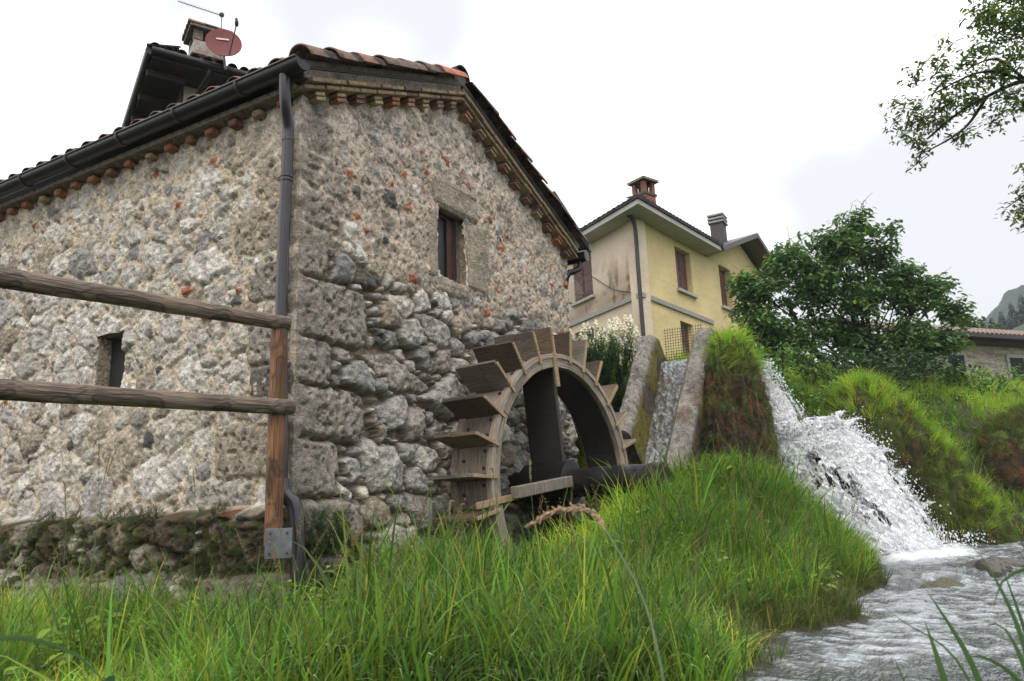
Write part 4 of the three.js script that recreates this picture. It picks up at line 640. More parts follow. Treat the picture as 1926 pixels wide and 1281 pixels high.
// ---------------------------------------------------------------- the yellow house up the slope
M.yellow = std({ color: lin(0.76, 0.615, 0.31), map: T.plaster, roughness: 0.9 });
M.pink = std({ color: lin(0.70, 0.585, 0.48), map: T.damp, roughness: 0.92 });
M.pinkLow = std({ color: lin(0.70, 0.585, 0.45), map: T.plaster, roughness: 0.92 });
M.trim = std({ color: lin(0.36, 0.34, 0.32), map: T.plaster, roughness: 0.85 });
M.slab = std({ color: lin(0.47, 0.45, 0.42), map: T.plaster, roughness: 0.85 });
M.shutter = std({ color: lin(0.115, 0.035, 0.028), map: T.wood, roughness: 0.55 });
M.roofDark = std({ color: lin(0.035, 0.03, 0.03), map: T.lichen, bumpMap: T.stoneBump, bumpScale: 0.03, roughness: 0.9 });
M.brownSteel = std({ color: lin(0.085, 0.055, 0.048), map: T.metal, roughness: 0.5 });
{
  const K = V(14.598, 0, -2.582), e1 = V(0.521, 0, -0.854).normalize(), e2 = V(0.987, 0, 0.159).normalize();
  const n1 = V(-0.854, 0, -0.521).normalize(), n2 = V(-0.159, 0, 0.987).normalize();   // outward normals of the two faces
  const h = thing('yellow_house', 'yellow rendered house with pale stained side, brown shutters and flat grey eaves behind the mill', 'house');
  // a box set on one face: s along it, y up, d outwards from the face
  const on = (f, s0, s1, y0, y1, d0, d1, r = 0.004) => { const e = f === 1 ? e1 : e2, n = f === 1 ? n1 : n2, g = bx(s1 - s0, y1 - y0, d1 - d0, r), m = new THREE.Matrix4().makeBasis(e, V(0, 1, 0), f === 1 ? n.clone() : n.clone()); if (m.determinant() < 0) { m.makeBasis(e.clone().negate(), V(0, 1, 0), n); } g.applyMatrix4(m); const c = K.clone().addScaledVector(e, (s0 + s1) / 2).addScaledVector(n, (d0 + d1) / 2); return g.translate(c.x, (y0 + y1) / 2, c.z); };
  // a face with rectangular openings: solid strips of wall round them
  const face = (f, s0, s1, y0, y1, holes, t = 0.3) => { const out = []; const ys = [...new Set([y0, y1, ...holes.flatMap((q) => [q[2], q[3]])])].sort((a, b) => a - b); for (let i = 0; i < ys.length - 1; i++) { const ya = ys[i], yb = ys[i + 1]; let s = s0; for (const q of holes.filter((q) => q[2] <= ya && q[3] >= yb).sort((a, b) => a[0] - b[0])) { out.push(on(f, s, q[0], ya, yb, -t, 0, 0.0001)); s = q[1]; } out.push(on(f, s, s1, ya, yb, -t, 0, 0.0001)); } return out; };
  const W2 = [[2.15, 3.12, 6.15, 7.43], [2.1, 2.85, 4.0, 5.22]], W3 = [[5.12, 6.02, 6.22, 7.58]], W1 = [[2.1, 3.05, 6.1, 7.42], [2.2, 3.15, 4.0, 5.22]];
  const TOP = 7.62, BELT = 5.5;
  part('wall', merge(face(2, 0.2, 9.0, 2.2, TOP, [...W2, ...W3])), M.yellow, h, 'yellow rendered face');
  const up = merge(face(1, 0.02, 6, BELT, TOP, [W1[0]])); { const p = up.attributes.position, uv = up.attributes.uv; for (let i = 0; i < p.count; i++) { const s = V(p.getX(i), 0, p.getZ(i)).sub(K).dot(e1); uv.setXY(i, 1 - s / 4.2, (p.getY(i) - BELT) / 2.5); } }
  part('wall', up, M.pink, h, 'pale pinkish face with damp stains');
  part('wall', merge(face(1, 0.02, 6, 2.2, BELT, [W1[1]])), M.pinkLow, h);
  part('corner_pilaster', merge([on(2, 0.0, 0.2, 2.2, TOP, -0.3, 0.012), on(1, 0.0, 0.02, 2.2, TOP, -0.3, 0.0)]), M.pinkLow, h);
  part('string_course', merge([on(1, -0.04, 6, BELT - 0.04, BELT + 0.09, 0.002, 0.06), on(2, -0.04, 4.25, BELT - 0.04, BELT + 0.09, 0.014, 0.06)]), M.trim, h);
  // eaves slab and roof over the front part
  const P = (s, d) => K.clone().addScaledVector(e1, s).addScaledVector(e2, d);
  const poly = (pts, y0, y1) => { const g = new THREE.ExtrudeGeometry(new THREE.Shape(pts.map((p) => new THREE.Vector2(p.x, -p.z))), { depth: y1 - y0, bevelEnabled: false }); g.rotateX(-Math.PI / 2).translate(0, y0, 0); return metreUV(g); };
  part('eaves_slab', poly([P(-0.62, -0.62), P(-0.62, 4.4), P(6.2, 4.4), P(6.2, -0.62)], TOP, TOP + 0.13), M.slab, h);
  const hip = (() => { const y = TOP + 0.134, a = P(-0.66, -0.66), b = P(-0.66, 4.5), c = P(6.4, 4.5), d = P(6.4, -0.66), t1 = P(1.9, 1.95), t2 = P(3.6, 1.95), pos = [], q = (p, yy) => pos.push(p.x, yy, p.z); const tri = (A, B, C) => { q(A[0], A[1]); q(B[0], B[1]); q(C[0], C[1]); }; const l = 0.1, H = y + 1.0; const A = [a, y + l], B = [b, y + l], Cc = [c, y + l], D = [d, y + l], T1 = [t1, H], T2 = [t2, H]; tri(A, B, T1); tri(B, Cc, T2); tri(B, T2, T1); tri(Cc, D, T2); tri(D, A, T1); tri(D, T1, T2); for (const [m, n] of [[a, b], [b, c], [c, d], [d, a]]) { tri([m, y], [n, y], [n, y + l]); tri([m, y], [n, y + l], [m, y + l]); } const g = geoOf(pos, [...Array(pos.length / 3).keys()]); return metreUV(g); })();
  const roof = part('roof', hip, M.roofDark, h, 'dark hipped roof with tile ends along the eaves');
  const bumps = []; for (let i = 0; i < 24; i++) { bumps.push([P(-0.62, -0.5 + i * 0.2), e1]); if (i < 30) bumps.push([P(-0.5 + i * 0.22, -0.62), e2]); }
  for (const [p, e] of bumps) { const g = barrel(0.5, 0.085, 0.075, 3); g.rotateZ(0.3); g.applyQuaternion(new THREE.Quaternion().setFromUnitVectors(V(1, 0, 0), e)); part('roof_tile', g.translate(p.x, TOP + 0.19, p.z), M.roofDark, roof); }
  const win = (f, q, dep, halves) => { const [s0, s1, y0, y1] = q, o = part('window', on(f, s0, s1, y0, y1, -0.29, -0.27), M.black, h); for (let i = 0; i < halves; i++) { const a = mix(s0, s1, i / halves), b = mix(s0, s1, (i + 1) / halves), l = [on(f, a + 0.01, b - 0.01, y0 + 0.02, y1 - 0.01, -dep - 0.05, -dep)]; for (let j = 0; j < 2; j++) l.push(on(f, a + 0.05, b - 0.05, mix(y0, y1, 0.06 + j * 0.47), mix(y0, y1, 0.47 + j * 0.47), -dep, -dep + 0.012)); for (let j = 0; j < 4; j++) l.push(on(f, a + 0.03, b - 0.03, mix(y0, y1, 0.12 + j * 0.24), mix(y0, y1, 0.14 + j * 0.24), -dep + 0.012, -dep + 0.02)); part('shutter', merge(l), M.shutter, o); } part('window_sill', on(f, s0 - 0.1, s1 + 0.1, y0 - 0.09, y0 - 0.005, f === 2 ? -0.2 : -0.2, 0.1), M.slab, o); return o; };
  win(2, W2[0], 0.16, 2); win(2, W2[1], 0.16, 2); win(2, W3[0], 0.2, 2); win(1, W1[0], 0.04, 2); win(1, W1[1], 0.16, 2);
  // drying rack on the sill of the side window
  const rack = thing('drying_rack', 'small white wire drying rack hung outside the side window of the yellow house', 'drying rack');
  { const l = []; for (let i = 0; i < 9; i++) l.push(on(1, 2.3, 3.1, 6.14 + i * 0.05, 6.152 + i * 0.05, 0.16 + i * 0.03, 0.172 + i * 0.03, 0.002)); part('wires', merge(l), M.slab, rack); part('frame', merge([on(1, 2.28, 2.3, 6.1, 6.14, 0.06, 0.5, 0.002), on(1, 3.1, 3.12, 6.1, 6.14, 0.06, 0.5, 0.002)]), M.galv, rack); }
  // downpipe at the corner and the slack cable
  const dp = K.clone().addScaledVector(n1, 0.07).addScaledVector(n2, 0.03);
  part('downpipe', tube([[dp.x - 0.3, TOP - 0.01, dp.z - 0.05], [dp.x - 0.1, TOP - 0.08, dp.z], [dp.x, TOP - 0.3, dp.z], [dp.x, 6, dp.z], [dp.x, 2.4, dp.z]], 0.055, 40, 10), M.iron, h, 'dark downpipe on the corner of the house');
  const c0 = P(2.05, 0).addScaledVector(n1, 0.03), c1 = P(0.15, 0).addScaledVector(n1, 0.03); part('cable', tube([[c0.x, 6.62, c0.z], [mix(c0.x, c1.x, 0.5), 5.98, mix(c0.z, c1.z, 0.5)], [c1.x, 5.62, c1.z]], 0.012, 16, 6), M.iron, h);
  // brick chimney on the front roof
  const chim = (x, y, z, w, hh, body, bands, cap, name, lab, style) => {
    const c = part(name, metreUV(rough(new RoundedBoxGeometry(w, hh, w, 4, 0.01), 0.008, 9, x)).rotateY(-0.4).translate(x, y + hh / 2, z), body, roof, lab);
    for (const [t, k, m] of bands) part('band', bx(w * k, 0.07, w * k).rotateY(-0.4).translate(x, y + hh * t, z), m, c);
    { for (const [a, b] of [[-1, -1], [1, -1], [1, 1], [-1, 1]]) part('pier', bx(w * 0.26, 0.34, w * 0.26).translate(a * w * 0.36, 0, b * w * 0.36).rotateY(-0.4).translate(x, y + hh + 0.17, z), body, c); part('flue', at(bx(w * 0.5, 0.33, w * 0.5), x, y + hh + 0.165, z), M.black, c); part('cap', bx(w * 1.35, 0.07, w * 1.35).rotateY(-0.4).translate(x, y + hh + 0.38, z), cap, c); }
    return c;
  };
  chim(14.75, 7.75, -2.35, 0.44, 0.5, std({ color: lin(0.27, 0.115, 0.07), map: T.speck, bumpMap: T.stoneBump, bumpScale: 0.02, roughness: 0.95 }), [[0.02, 1.2, M.mortarBand], [0.98, 1.12, M.brownSteel]], M.mortarBand, 'chimney', 'brick chimney with a stone cap', 1);
  // rear part with its own gable roof and slatted chimney
  const prof = [[4.5, 7.85], [7.1, 9.1], [9.0, 8.15]];
  const gb = []; { const pts = [[4.4, TOP - 0.02], [4.4, 7.7], [7.1, 8.75], [9.0, 7.9], [9.0, TOP - 0.02]].map((p) => new THREE.Vector2(...p)); const g = new THREE.ExtrudeGeometry(new THREE.Shape(pts), { depth: 0.3, bevelEnabled: false }); g.applyMatrix4(new THREE.Matrix4().makeBasis(e2, V(0, 1, 0), n2)); g.translate(K.x - n2.x * 0.3, 0, K.z - n2.z * 0.3); gb.push(metreUV(g)); }
  part('wall', merge(gb), M.yellow, h, 'yellow gable end');
  const slope = (s0, y0, s1, y1, t) => { const L = Math.hypot(s1 - s0, y1 - y0), g = bx(L, t, 7, 0.01); g.rotateZ(Math.atan2(y1 - y0, s1 - s0)); g.translate((s0 + s1) / 2, (y0 + y1) / 2, -2.85); g.applyMatrix4(new THREE.Matrix4().makeBasis(e2, V(0, 1, 0), n2)); return g.translate(K.x, 0, K.z); };
  const rear = part('roof', merge([slope(4.1, 7.68, 7.12, 8.92, 0.16), slope(7.08, 8.92, 9.7, 7.72, 0.16)]), M.brownSteel, h, 'brown sheet roof of the rear part');
  const c2 = part('chimney', at(bx(0.48, 1.5, 0.42), 21.0, 8.85, -1.97), std({ color: lin(0.09, 0.085, 0.085), map: T.plaster, roughness: 0.9 }), rear, 'dark grey chimney with three slabs');
  for (let i = 0; i < 3; i++) part('slab', at(bx(0.6, 0.06, 0.54), 21.0, 9.4 + i * 0.12, -1.97), M.trim, c2);
  // core so that daylight does not shine through
  part('inner_wall', poly([P(0.35, 0.35), P(0.35, 8.6), P(6.2, 8.6), P(6.2, 0.35)], 2.2, TOP), M.black, h);
}
// the dark tiled roof between the mill and the yellow house
{
  const b = thing('back_roof', 'dark roof slope showing between the mill gable and the yellow house', 'roof', [6.62, 0, -0.8]);
  const g = bx(1.3, 0.12, 2.2); g.translate(0, -0.06, -1.1).rotateZ(-0.39); part('tiles', g.translate(0, 4.57, 0), M.roofDark, b); part('wall', bx(0.9, 4, 1.6).translate(0, 2.1, -1.3), M.pinkLow, b); part('eaves', bx(0.1, 0.12, 2.2).translate(0.62, 4.27, -1.1), M.gutter, b);
}
// house behind the mill on the left: deep dark eaves, tile ends, chimney, dish and aerial
{
  const A = V(3.046, 7.571, -6.411), ea = V(0.4585, 0, -0.8887), eb = V(0.8887, 0, 0.4585), P = (s, d) => A.clone().addScaledVector(ea, s).addScaledVector(eb, d);
  const h = thing('village_house', 'house behind the mill with deep dark eaves and a low tiled roof', 'house');
  const poly = (pts, y0, y1) => { const g = new THREE.ExtrudeGeometry(new THREE.Shape(pts.map((p) => new THREE.Vector2(p.x, -p.z))), { depth: y1 - y0, bevelEnabled: false }); g.rotateX(-Math.PI / 2).translate(0, y0, 0); return metreUV(g); };
  part('wall', poly([P(0.62, 0.62), P(0.62, 6), P(6, 6), P(6, 0.62)], 1, A.y - 0.12), std({ color: lin(0.5, 0.44, 0.38), map: T.plaster, roughness: 0.9 }), h);
  part('wooden_cladding', poly([P(0.66, 0.585), P(0.66, 0.615), P(6, 0.615), P(6, 0.585)], 3, A.y - 0.13), woodM(0.06, 0.018, 0.014), h, 'dark red wooden cladding under the eaves');
  part('soffit', poly([P(0.03, 0.03), P(0.03, 6.5), P(6.5, 6.5), P(6.5, 0.03)], A.y - 0.1, A.y - 0.05), woodM(0.022, 0.016, 0.013), h);
  for (let i = 0; i < 7; i++) { const p = P(0.42 + i * 0.85, 0.3), q = P(0.3, 0.42 + i * 0.85); part('rafter', bx(0.6, 0.12, 0.09).rotateY(-Math.atan2(eb.z, eb.x)).translate(p.x, A.y - 0.17, p.z), woodM(0.026, 0.016, 0.012), h); if (i) part('rafter', bx(0.6, 0.12, 0.09).rotateY(-Math.atan2(ea.z, ea.x)).translate(q.x, A.y - 0.17, q.z), woodM(0.026, 0.016, 0.012), h); }
  const fas = part('gutter', merge([bar(P(0, -0.02).toArray(), P(6.5, -0.02).toArray(), 0.07, 0.07, 10), bar(P(-0.02, 0).toArray(), P(-0.02, 6.5).toArray(), 0.07, 0.07, 10)]), M.gutter, h);
  { const p0 = P(0.02, 0.9), p1 = P(0.55, 0.72), p2 = P(0.57, 0.72); part('downpipe', tube([[p0.x, A.y - 0.06, p0.z], [p0.x, A.y - 0.14, p0.z], [p1.x, A.y - 0.55, p1.z], [p2.x, A.y - 0.8, p2.z], [p2.x, 2, p2.z]], 0.045, 30, 10), M.gutter, h); }
  // low hipped roof
  const T0 = P(3, 3), pos = []; const q = (p, y) => pos.push(p.x, y, p.z); const a = P(-0.02, -0.02), b = P(-0.02, 6.5), c = P(6.5, 6.5), d = P(6.5, -0.02), Y = A.y + 0.02, H = A.y + 0.95; for (const [m, n] of [[a, b], [b, c], [c, d], [d, a]]) { q(m, Y); q(n, Y); q(T0, H); }
  const roof = part('roof', metreUV(geoOf(pos, [...Array(12).keys()])), M.roofDark, h, 'low dark tiled roof');
  const tg = barrel(0.5, 0.085, 0.075, 8);
  for (let i = 0; i < 27; i++) { const p = P(-0.05, 0.05 + i * 0.2), g = tg.clone().rotateZ(0.25).applyQuaternion(new THREE.Quaternion().setFromUnitVectors(V(1, 0, 0), ea)); part('roof_tile', g.translate(p.x, A.y + 0.05, p.z), M.roofDark, roof); if (i < 20) { const p2 = P(0.05 + i * 0.2, -0.05), g2 = tg.clone().rotateZ(0.25).applyQuaternion(new THREE.Quaternion().setFromUnitVectors(V(1, 0, 0), eb)); part('roof_tile', g2.translate(p2.x, A.y + 0.05, p2.z), M.roofDark, roof); } }
  const C0 = V(4.08, 7.6, -6.42), ry = -0.48, cb = (sx, sy, sz, y, ox = 0, oz = 0) => bx(sx, sy, sz, 0.008).translate(ox, y, oz).rotateY(ry).translate(C0.x, C0.y, C0.z);
  const ch = part('chimney', metreUV(rough(cb(0.5, 0.62, 0.5, 0.24), 0.008, 8, 1)), std({ color: lin(0.42, 0.39, 0.36), map: T.speck, roughness: 0.95 }), roof, 'whitewashed chimney with a tiled cap');
  part('band', cb(0.56, 0.05, 0.56, 0.26), M.tileRed, ch); for (const [x, z] of [[-1, -1], [1, -1], [1, 1], [-1, 1]]) part('pier', cb(0.14, 0.2, 0.14, 0.66, x * 0.18, z * 0.18), M.mortarBand, ch); part('cap', cb(0.66, 0.05, 0.66, 0.775), M.mortarBand, ch);
  for (let i = 0; i < 4; i++) part('cap_tile', barrel(0.72, 0.09, 0.085, i).translate(-0.36, 0.8, -0.24 + i * 0.165).rotateY(ry).translate(C0.x, C0.y, C0.z), M.tiles[i], ch);
  // dish
  const dishC = V(3.905, 7.92, -5.76), look = V(-0.62, 0.30, 0.72).normalize();
  const dt = thing('satellite_dish', 'brick red satellite dish with feed arm beside the chimney', 'satellite dish', dishC.toArray());
  dt.quaternion.setFromUnitVectors(V(0, 0, 1), look);
  const lp = []; for (let i = 0; i <= 12; i++) { const q = i / 12 * 0.31; lp.push(new THREE.Vector2(q, q * q * 0.55)); } for (let i = 12; i >= 0; i--) { const q = i / 12 * 0.312; lp.push(new THREE.Vector2(q, q * q * 0.55 - 0.01)); }
  const dm = std({ color: lin(0.12, 0.02, 0.016), roughness: 0.7 });
  part('reflector', metreUV(new THREE.LatheGeometry(lp, 40).rotateX(Math.PI / 2).scale(0.92, 1.06, 1)), dm, dt);
  part('label_strip', at(bx(0.2, 0.035, 0.004, 0.001), -0.01, 0.11, 0.022, 0, 0, -0.05), std({ color: lin(0.55, 0.42, 0.4), roughness: 0.5 }), dt);
  { const l = []; for (const [x, y] of [[-0.05, 0.0], [0.06, 0.0], [-0.05, -0.13], [0.06, -0.13]]) l.push(new THREE.SphereGeometry(0.008, 8, 6).translate(x, y, 0.016)); part('bolt', merge(l), M.galv, dt); }
  const arm = part('feed_arm', bar([0.06, -0.31, 0.04], [0.2, 0.04, 0.42], 0.012, 0.01, 8), M.iron, dt); part('receiver', merge([bar([0.2, 0.04, 0.37], [0.2, 0.06, 0.45], 0.03, 0.03, 12), bar([0.2, 0.03, 0.42], [0.2, 0.12, 0.45], 0.022, 0.022, 10)]), M.iron, arm);
  part('mount', merge([bar([0, -0.08, -0.02], [0, -0.08, -0.16], 0.03, 0.03, 10), bar([0, -0.4, -0.16], [0, 0.1, -0.16], 0.02, 0.02, 10)]), M.galv, dt);
  // aerial
  const ae = thing('roof_aerial', 'thin television aerial on a mast above the chimney', 'aerial', [4.04, 8.3, -6.02]);
  part('mast', metreUV(bar([0.02, -0.55, 0], [0, 0.42, 0], 0.012, 0.01, 8)), M.galv, ae); const boom = part('boom', metreUV(bar([0.03, 0.355, 0.02], [-0.42, 0.63, -0.62], 0.009, 0.009, 6)), M.galv, ae);
  const el = []; for (let i = 0; i < 12; i++) { const t = 0.08 + i / 12 * 0.9; const c = [mix(0.03, -0.42, t), mix(0.355, 0.63, t), mix(0.02, -0.62, t)]; el.push(bar([c[0] - 0.05, c[1], c[2] + 0.035], [c[0] + 0.05, c[1], c[2] - 0.035], 0.003, 0.003, 5)); } part('element', merge(el), M.galv, ae); part('clamp', at(bx(0.06, 0.06, 0.06), 0.0, 0.37, 0), M.iron, ae);
}
{
  const h = thing('far_roof', 'dark tiled roof corner showing at the left edge above the mill gutter', 'roof', [2.2, 0, -10.4]);
  const g = bx(2.5, 0.16, 3.2); g.rotateX(0.4); part('tiles', g.translate(0, 5.7, -0.1), M.roofDark, h); for (let i = 0; i < 10; i++) part('roof_tile', barrel(0.6, 0.09, 0.08, 4).rotateY(Math.PI / 2).rotateX(0.4).translate(-1.1 + i * 0.24, 5.15, 1.35), M.roofDark, h); part('wall', bx(2.2, 5, 1.6).translate(0, 2.6, -0.5), woodM(0.05, 0.02, 0.016), h);
}
// the long low shed across the field
{
  const C = V(30.1, 0, 4.1), e = V(0.76, 0, 0.65).normalize(), f = V(0.65, 0, -0.76), h = thing('stone_shed', 'long low rubble shed with a pinkish tiled roof across the field', 'shed');
  const place = (g, s, y, d) => g.rotateY(-Math.atan2(e.z, e.x)).translate(C.x + e.x * s + f.x * d, y, C.z + e.z * s + f.z * d);
  const wm = std({ color: lin(0.46, 0.41, 0.34), map: T.speck, bumpMap: T.stoneBump, bumpScale: 0.05, roughness: 0.95 });
  part('wall', place(rough(new RoundedBoxGeometry(14, 2.6, 0.4, 24, 0.02), 0.03, 2, 3), 4.2, 4.9, 0.2), wm, h);
  for (const [s, w] of [[0.35, 0.85], [3.6, 0.8], [5.1, 0.75], [-1.4, 0.8]]) { const q = part('window', place(bx(w, 1.15, 0.04), s, 5.0, -0.04), M.black, h); part('frame', place(merge([at(bx(0.14, 1.4, 0.06), -w / 2 - 0.07, 0, 0), at(bx(0.14, 1.4, 0.06), w / 2 + 0.07, 0, 0), at(bx(w, 0.12, 0.06), 0, 0.635, 0)]), s, 5.0, -0.05), M.slab, q); }
  part('eaves_beam', place(bx(14.6, 0.2, 0.5), 4.2, 6.12, -0.2), woodM(0.13, 0.05, 0.03), h);
  const rm = std({ color: lin(0.36, 0.275, 0.24), map: T.lichen, roughness: 0.9 }), rf = part('roof', place(bx(15, 0.1, 4.6).rotateX(0.33).translate(0, 0.64, -1.32), 4.2, 6.3, 0), rm, h);
  part('gutter', place(bx(15, 0.16, 0.14), 4.2, 6.2, -0.85), M.gutter, h);
  const tl = []; for (let i = 0; i < 62; i++) tl.push(place(barrel(4.6, 0.11, 0.1, 2).rotateY(Math.PI / 2).rotateX(0.33).translate(-7.3 + i * 0.24, 0.0, 0.85), 4.2, 6.24, 0)); tag(part('tile_rows', merge(tl), rm, rf), null, null, null, 'stuff');
}
// wooded hill at the far right
{
  const g = new THREE.PlaneGeometry(260, 150, 160, 90).rotateX(-Math.PI / 2), p = g.attributes.position;
  for (let i = 0; i < p.count; i++) { const x = p.getX(i), z = p.getZ(i); p.setY(i, 80 * Math.exp(-((x + 10) ** 2) / 1500 - (z * z) / 2600) + 22 * (fbm(x * 0.05, z * 0.05, 3, 6) - 0.5)); }
  g.computeVertexNormals(); g.rotateY(-1.45).translate(345, 0, 46); tint(g, (x, y, z) => { const q = fbm(x * 0.15, y * 0.15, z * 0.15, 4); return [0.012 + 0.016 * q, 0.022 + 0.024 * q, 0.018 + 0.016 * q]; }); metreUV(g);
  struct('hill', g, std({ vertexColors: true, roughness: 1 }));
}

// ---------------------------------------------------------------- plants
const leafM = (t = 0.35, ro = 0.5) => phy({ vertexColors: true, color: 0xffffff, roughness: ro, transmission: t, thickness: 0, ior: 1.4, specularIntensity: 0.5, clearcoat: 0.25, clearcoatRoughness: 0.45, side: THREE.DoubleSide });
M.leaf = leafM(0.4, 0.92); M.grass = leafM(0.5, 0.92);
M.bark = std({ color: lin(0.06, 0.048, 0.038), map: T.log, bumpMap: T.logBump, bumpScale: 0.02, roughness: 0.95 });
// a leaf one unit long, folded along its rib and drooping to the tip
function leafGeo(w = 0.42, n = 4) {
  const pos = [], idx = []; for (let i = 0; i <= n; i++) { const t = i / n, q = w * 0.5 * Math.pow(Math.sin(Math.PI * Math.min(1, t * 0.96 + 0.03)), 0.8), y = -0.22 * t * t; pos.push(t, y + q * 0.35, -q, t, y, 0, t, y + q * 0.35, q); }
  for (let i = 0; i < n; i++) for (const s of [0, 1]) { const a = i * 3 + s; idx.push(a, a + 1, a + 3, a + 1, a + 4, a + 3); }
  return geoOf(pos, idx, pos.filter((_, i) => i % 3 !== 1).map((x) => x * 0.3), Array(pos.length).fill(1));
}
const LEAF = leafGeo(0.42), LEAFW = leafGeo(0.55, 3), NEEDLE = leafGeo(0.12, 2);
function scatter(name, geo, mat, list, parent, kind = 'stuff') { // list of [Matrix4, [r, g, b]]
  const im = new THREE.InstancedMesh(geo, mat, list.length), c = new THREE.Color(); list.forEach(([m, q], i) => { im.setMatrixAt(i, m); im.setColorAt(i, c.setRGB(...q)); });
  im.name = parent === scene ? numbered(name) : name; im.castShadow = im.receiveShadow = true; parent.add(im); return tag(im, null, null, null, kind);
}
const E0 = new THREE.Euler(), Q0 = new THREE.Quaternion(), S0 = V(1, 1, 1);
const mat4 = (x, y, z, rx, ry, rz, s, sy = s) => new THREE.Matrix4().compose(V(x, y, z), Q0.setFromEuler(E0.set(rx, ry, rz, 'YXZ')).clone(), V(s, sy, s));
// leaves in tufts over the outside of a number of lobes
function leaves(lobes, per, size, cols, seed, shell = 0.55, twig = 0.2) {
  const r = rng(seed), out = [];
  for (const [x, y, z, R, ry = R * 0.75] of lobes) {
    const nt = Math.max(2, Math.round(per * R * R));
    for (let t = 0; t < nt; t++) {
      const a = r() * 6.283, u = rr(-0.85, 1, r), k = Math.pow(mix(shell, 1, r()), 0.6) * (0.85 + 0.3 * r()), q = Math.sqrt(1 - u * u), cx = x + Math.cos(a) * q * R * k, cy = y + u * ry * k, cz = z + Math.sin(a) * q * R * k, c = cols[Math.floor(r() * cols.length)], b = rr(0.75, 1.25, r), n = 5 + Math.floor(r() * 6);
      for (let i = 0; i < n; i++) out.push([mat4(cx + rr(-twig, twig, r), cy + rr(-twig, twig, r) * 0.8, cz + rr(-twig, twig, r), rr(-0.5, 0.5, r), r() * 6.283, rr(-0.7, 0.35, r), size * rr(0.65, 1.25, r)), c.map((v) => v * b * rr(0.85, 1.15, r))]);
    }
  }
  return out;
}
function limbs(base, lobes, r0, seed, fork = 0.4) {
  const r = rng(seed), list = [];
  for (const [x, y, z] of lobes) { const m = [mix(base[0], x, 0.35) + rr(-0.2, 0.2, r), mix(base[1], y, 0.5), mix(base[2], z, 0.35) + rr(-0.2, 0.2, r)]; list.push(metreUV(tube([base, m, [mix(m[0], x, 0.6), mix(m[1], y, 0.65), mix(m[2], z, 0.6)], [x, y, z]], r0, 14, 7, 0.15))); for (let i = 0; i < 4; i++) list.push(metreUV(tube([[mix(m[0], x, 0.5), mix(m[1], y, 0.55), mix(m[2], z, 0.5)], [x + rr(-fork, fork, r) * 0.5, y + rr(-0.1, 0.3, r), z + rr(-fork, fork, r) * 0.5], [x + rr(-fork, fork, r), y + rr(-0.3, 0.5, r), z + rr(-fork, fork, r)]], r0 * 0.4, 8, 5, 0.2))); }
  return merge(list);
}
// the dark green tree beside the yellow house
{
  const t = thing('walnut_tree', 'broad dark green bushy tree standing beside the yellow house', 'tree', [0, 0, 0]);
  const r = rng(9), base = [14.3, 2.4, 2.6], lob = [];
  for (const [x, y, z, R] of [[13.0, 4.55, 0.65, 0.62], [13.05, 3.75, 0.75, 0.6], [13.2, 5.25, 1.25, 0.6], [13.5, 5.6, 2.0, 0.55], [13.8, 5.95, 2.65, 0.42], [13.75, 5.25, 2.3, 0.65], [14.2, 5.4, 3.0, 0.55], [13.6, 4.5, 1.6, 0.7], [14.1, 4.4, 2.6, 0.7], [14.6, 4.85, 3.55, 0.5], [15.0, 4.5, 4.0, 0.5], [15.2, 4.15, 4.2, 0.5], [14.6, 4.0, 3.4, 0.7], [13.5, 3.6, 1.3, 0.7], [14.1, 3.5, 2.2, 0.75], [14.7, 3.3, 3.2, 0.7], [15.1, 3.5, 3.9, 0.55], [13.6, 3.0, 1.0, 0.55], [14.0, 2.85, 1.8, 0.6], [14.5, 2.75, 2.7, 0.6], [15.0, 2.95, 3.5, 0.5], [13.9, 6.25, 2.8, 0.24], [13.25, 4.9, 1.75, 0.55], [14.9, 4.7, 3.3, 0.45], [13.2, 3.1, 0.7, 0.6], [13.4, 2.5, 1.2, 0.6], [14.0, 2.3, 2.2, 0.6], [14.6, 2.3, 3.2, 0.55], [15.0, 2.6, 3.9, 0.5], [13.0, 4.0, 0.5, 0.55], [13.9, 4.0, 2.0, 0.7], [14.4, 4.6, 3.0, 0.6]]) for (let i = 0; i < 5; i++) lob.push([x + rr(-0.5, 0.5, r) * R, y + rr(-0.5, 0.5, r) * R, z + rr(-0.5, 0.5, r) * R, R * rr(0.35, 0.7, r)]);
  part('trunk', merge([metreUV(tube([[14.3, 1.6, 2.5], [14.28, 2.4, 2.55], [14.1, 3.4, 2.4], [13.95, 4.4, 2.4]], 0.14, 20, 9, 0.5)), metreUV(tube([[14.35, 1.6, 2.6], [14.5, 2.5, 2.8], [14.7, 3.6, 3.2], [14.9, 4.3, 3.6]], 0.11, 20, 9, 0.4)), metreUV(tube([[14.2, 1.6, 2.4], [14.0, 2.4, 2.1], [13.6, 3.4, 1.5], [13.3, 4.5, 1.1]], 0.11, 20, 9, 0.4)), limbs(base, lob.filter((_, i) => i % 5 === 0), 0.035, 3)]), M.bark, t);
  scatter('crown', LEAF, M.leaf, leaves(lob, 235, 0.15, [[0.10, 0.20, 0.055], [0.125, 0.235, 0.06], [0.075, 0.16, 0.055], [0.155, 0.255, 0.06]], 4, 0.35, 0.13), t);
}
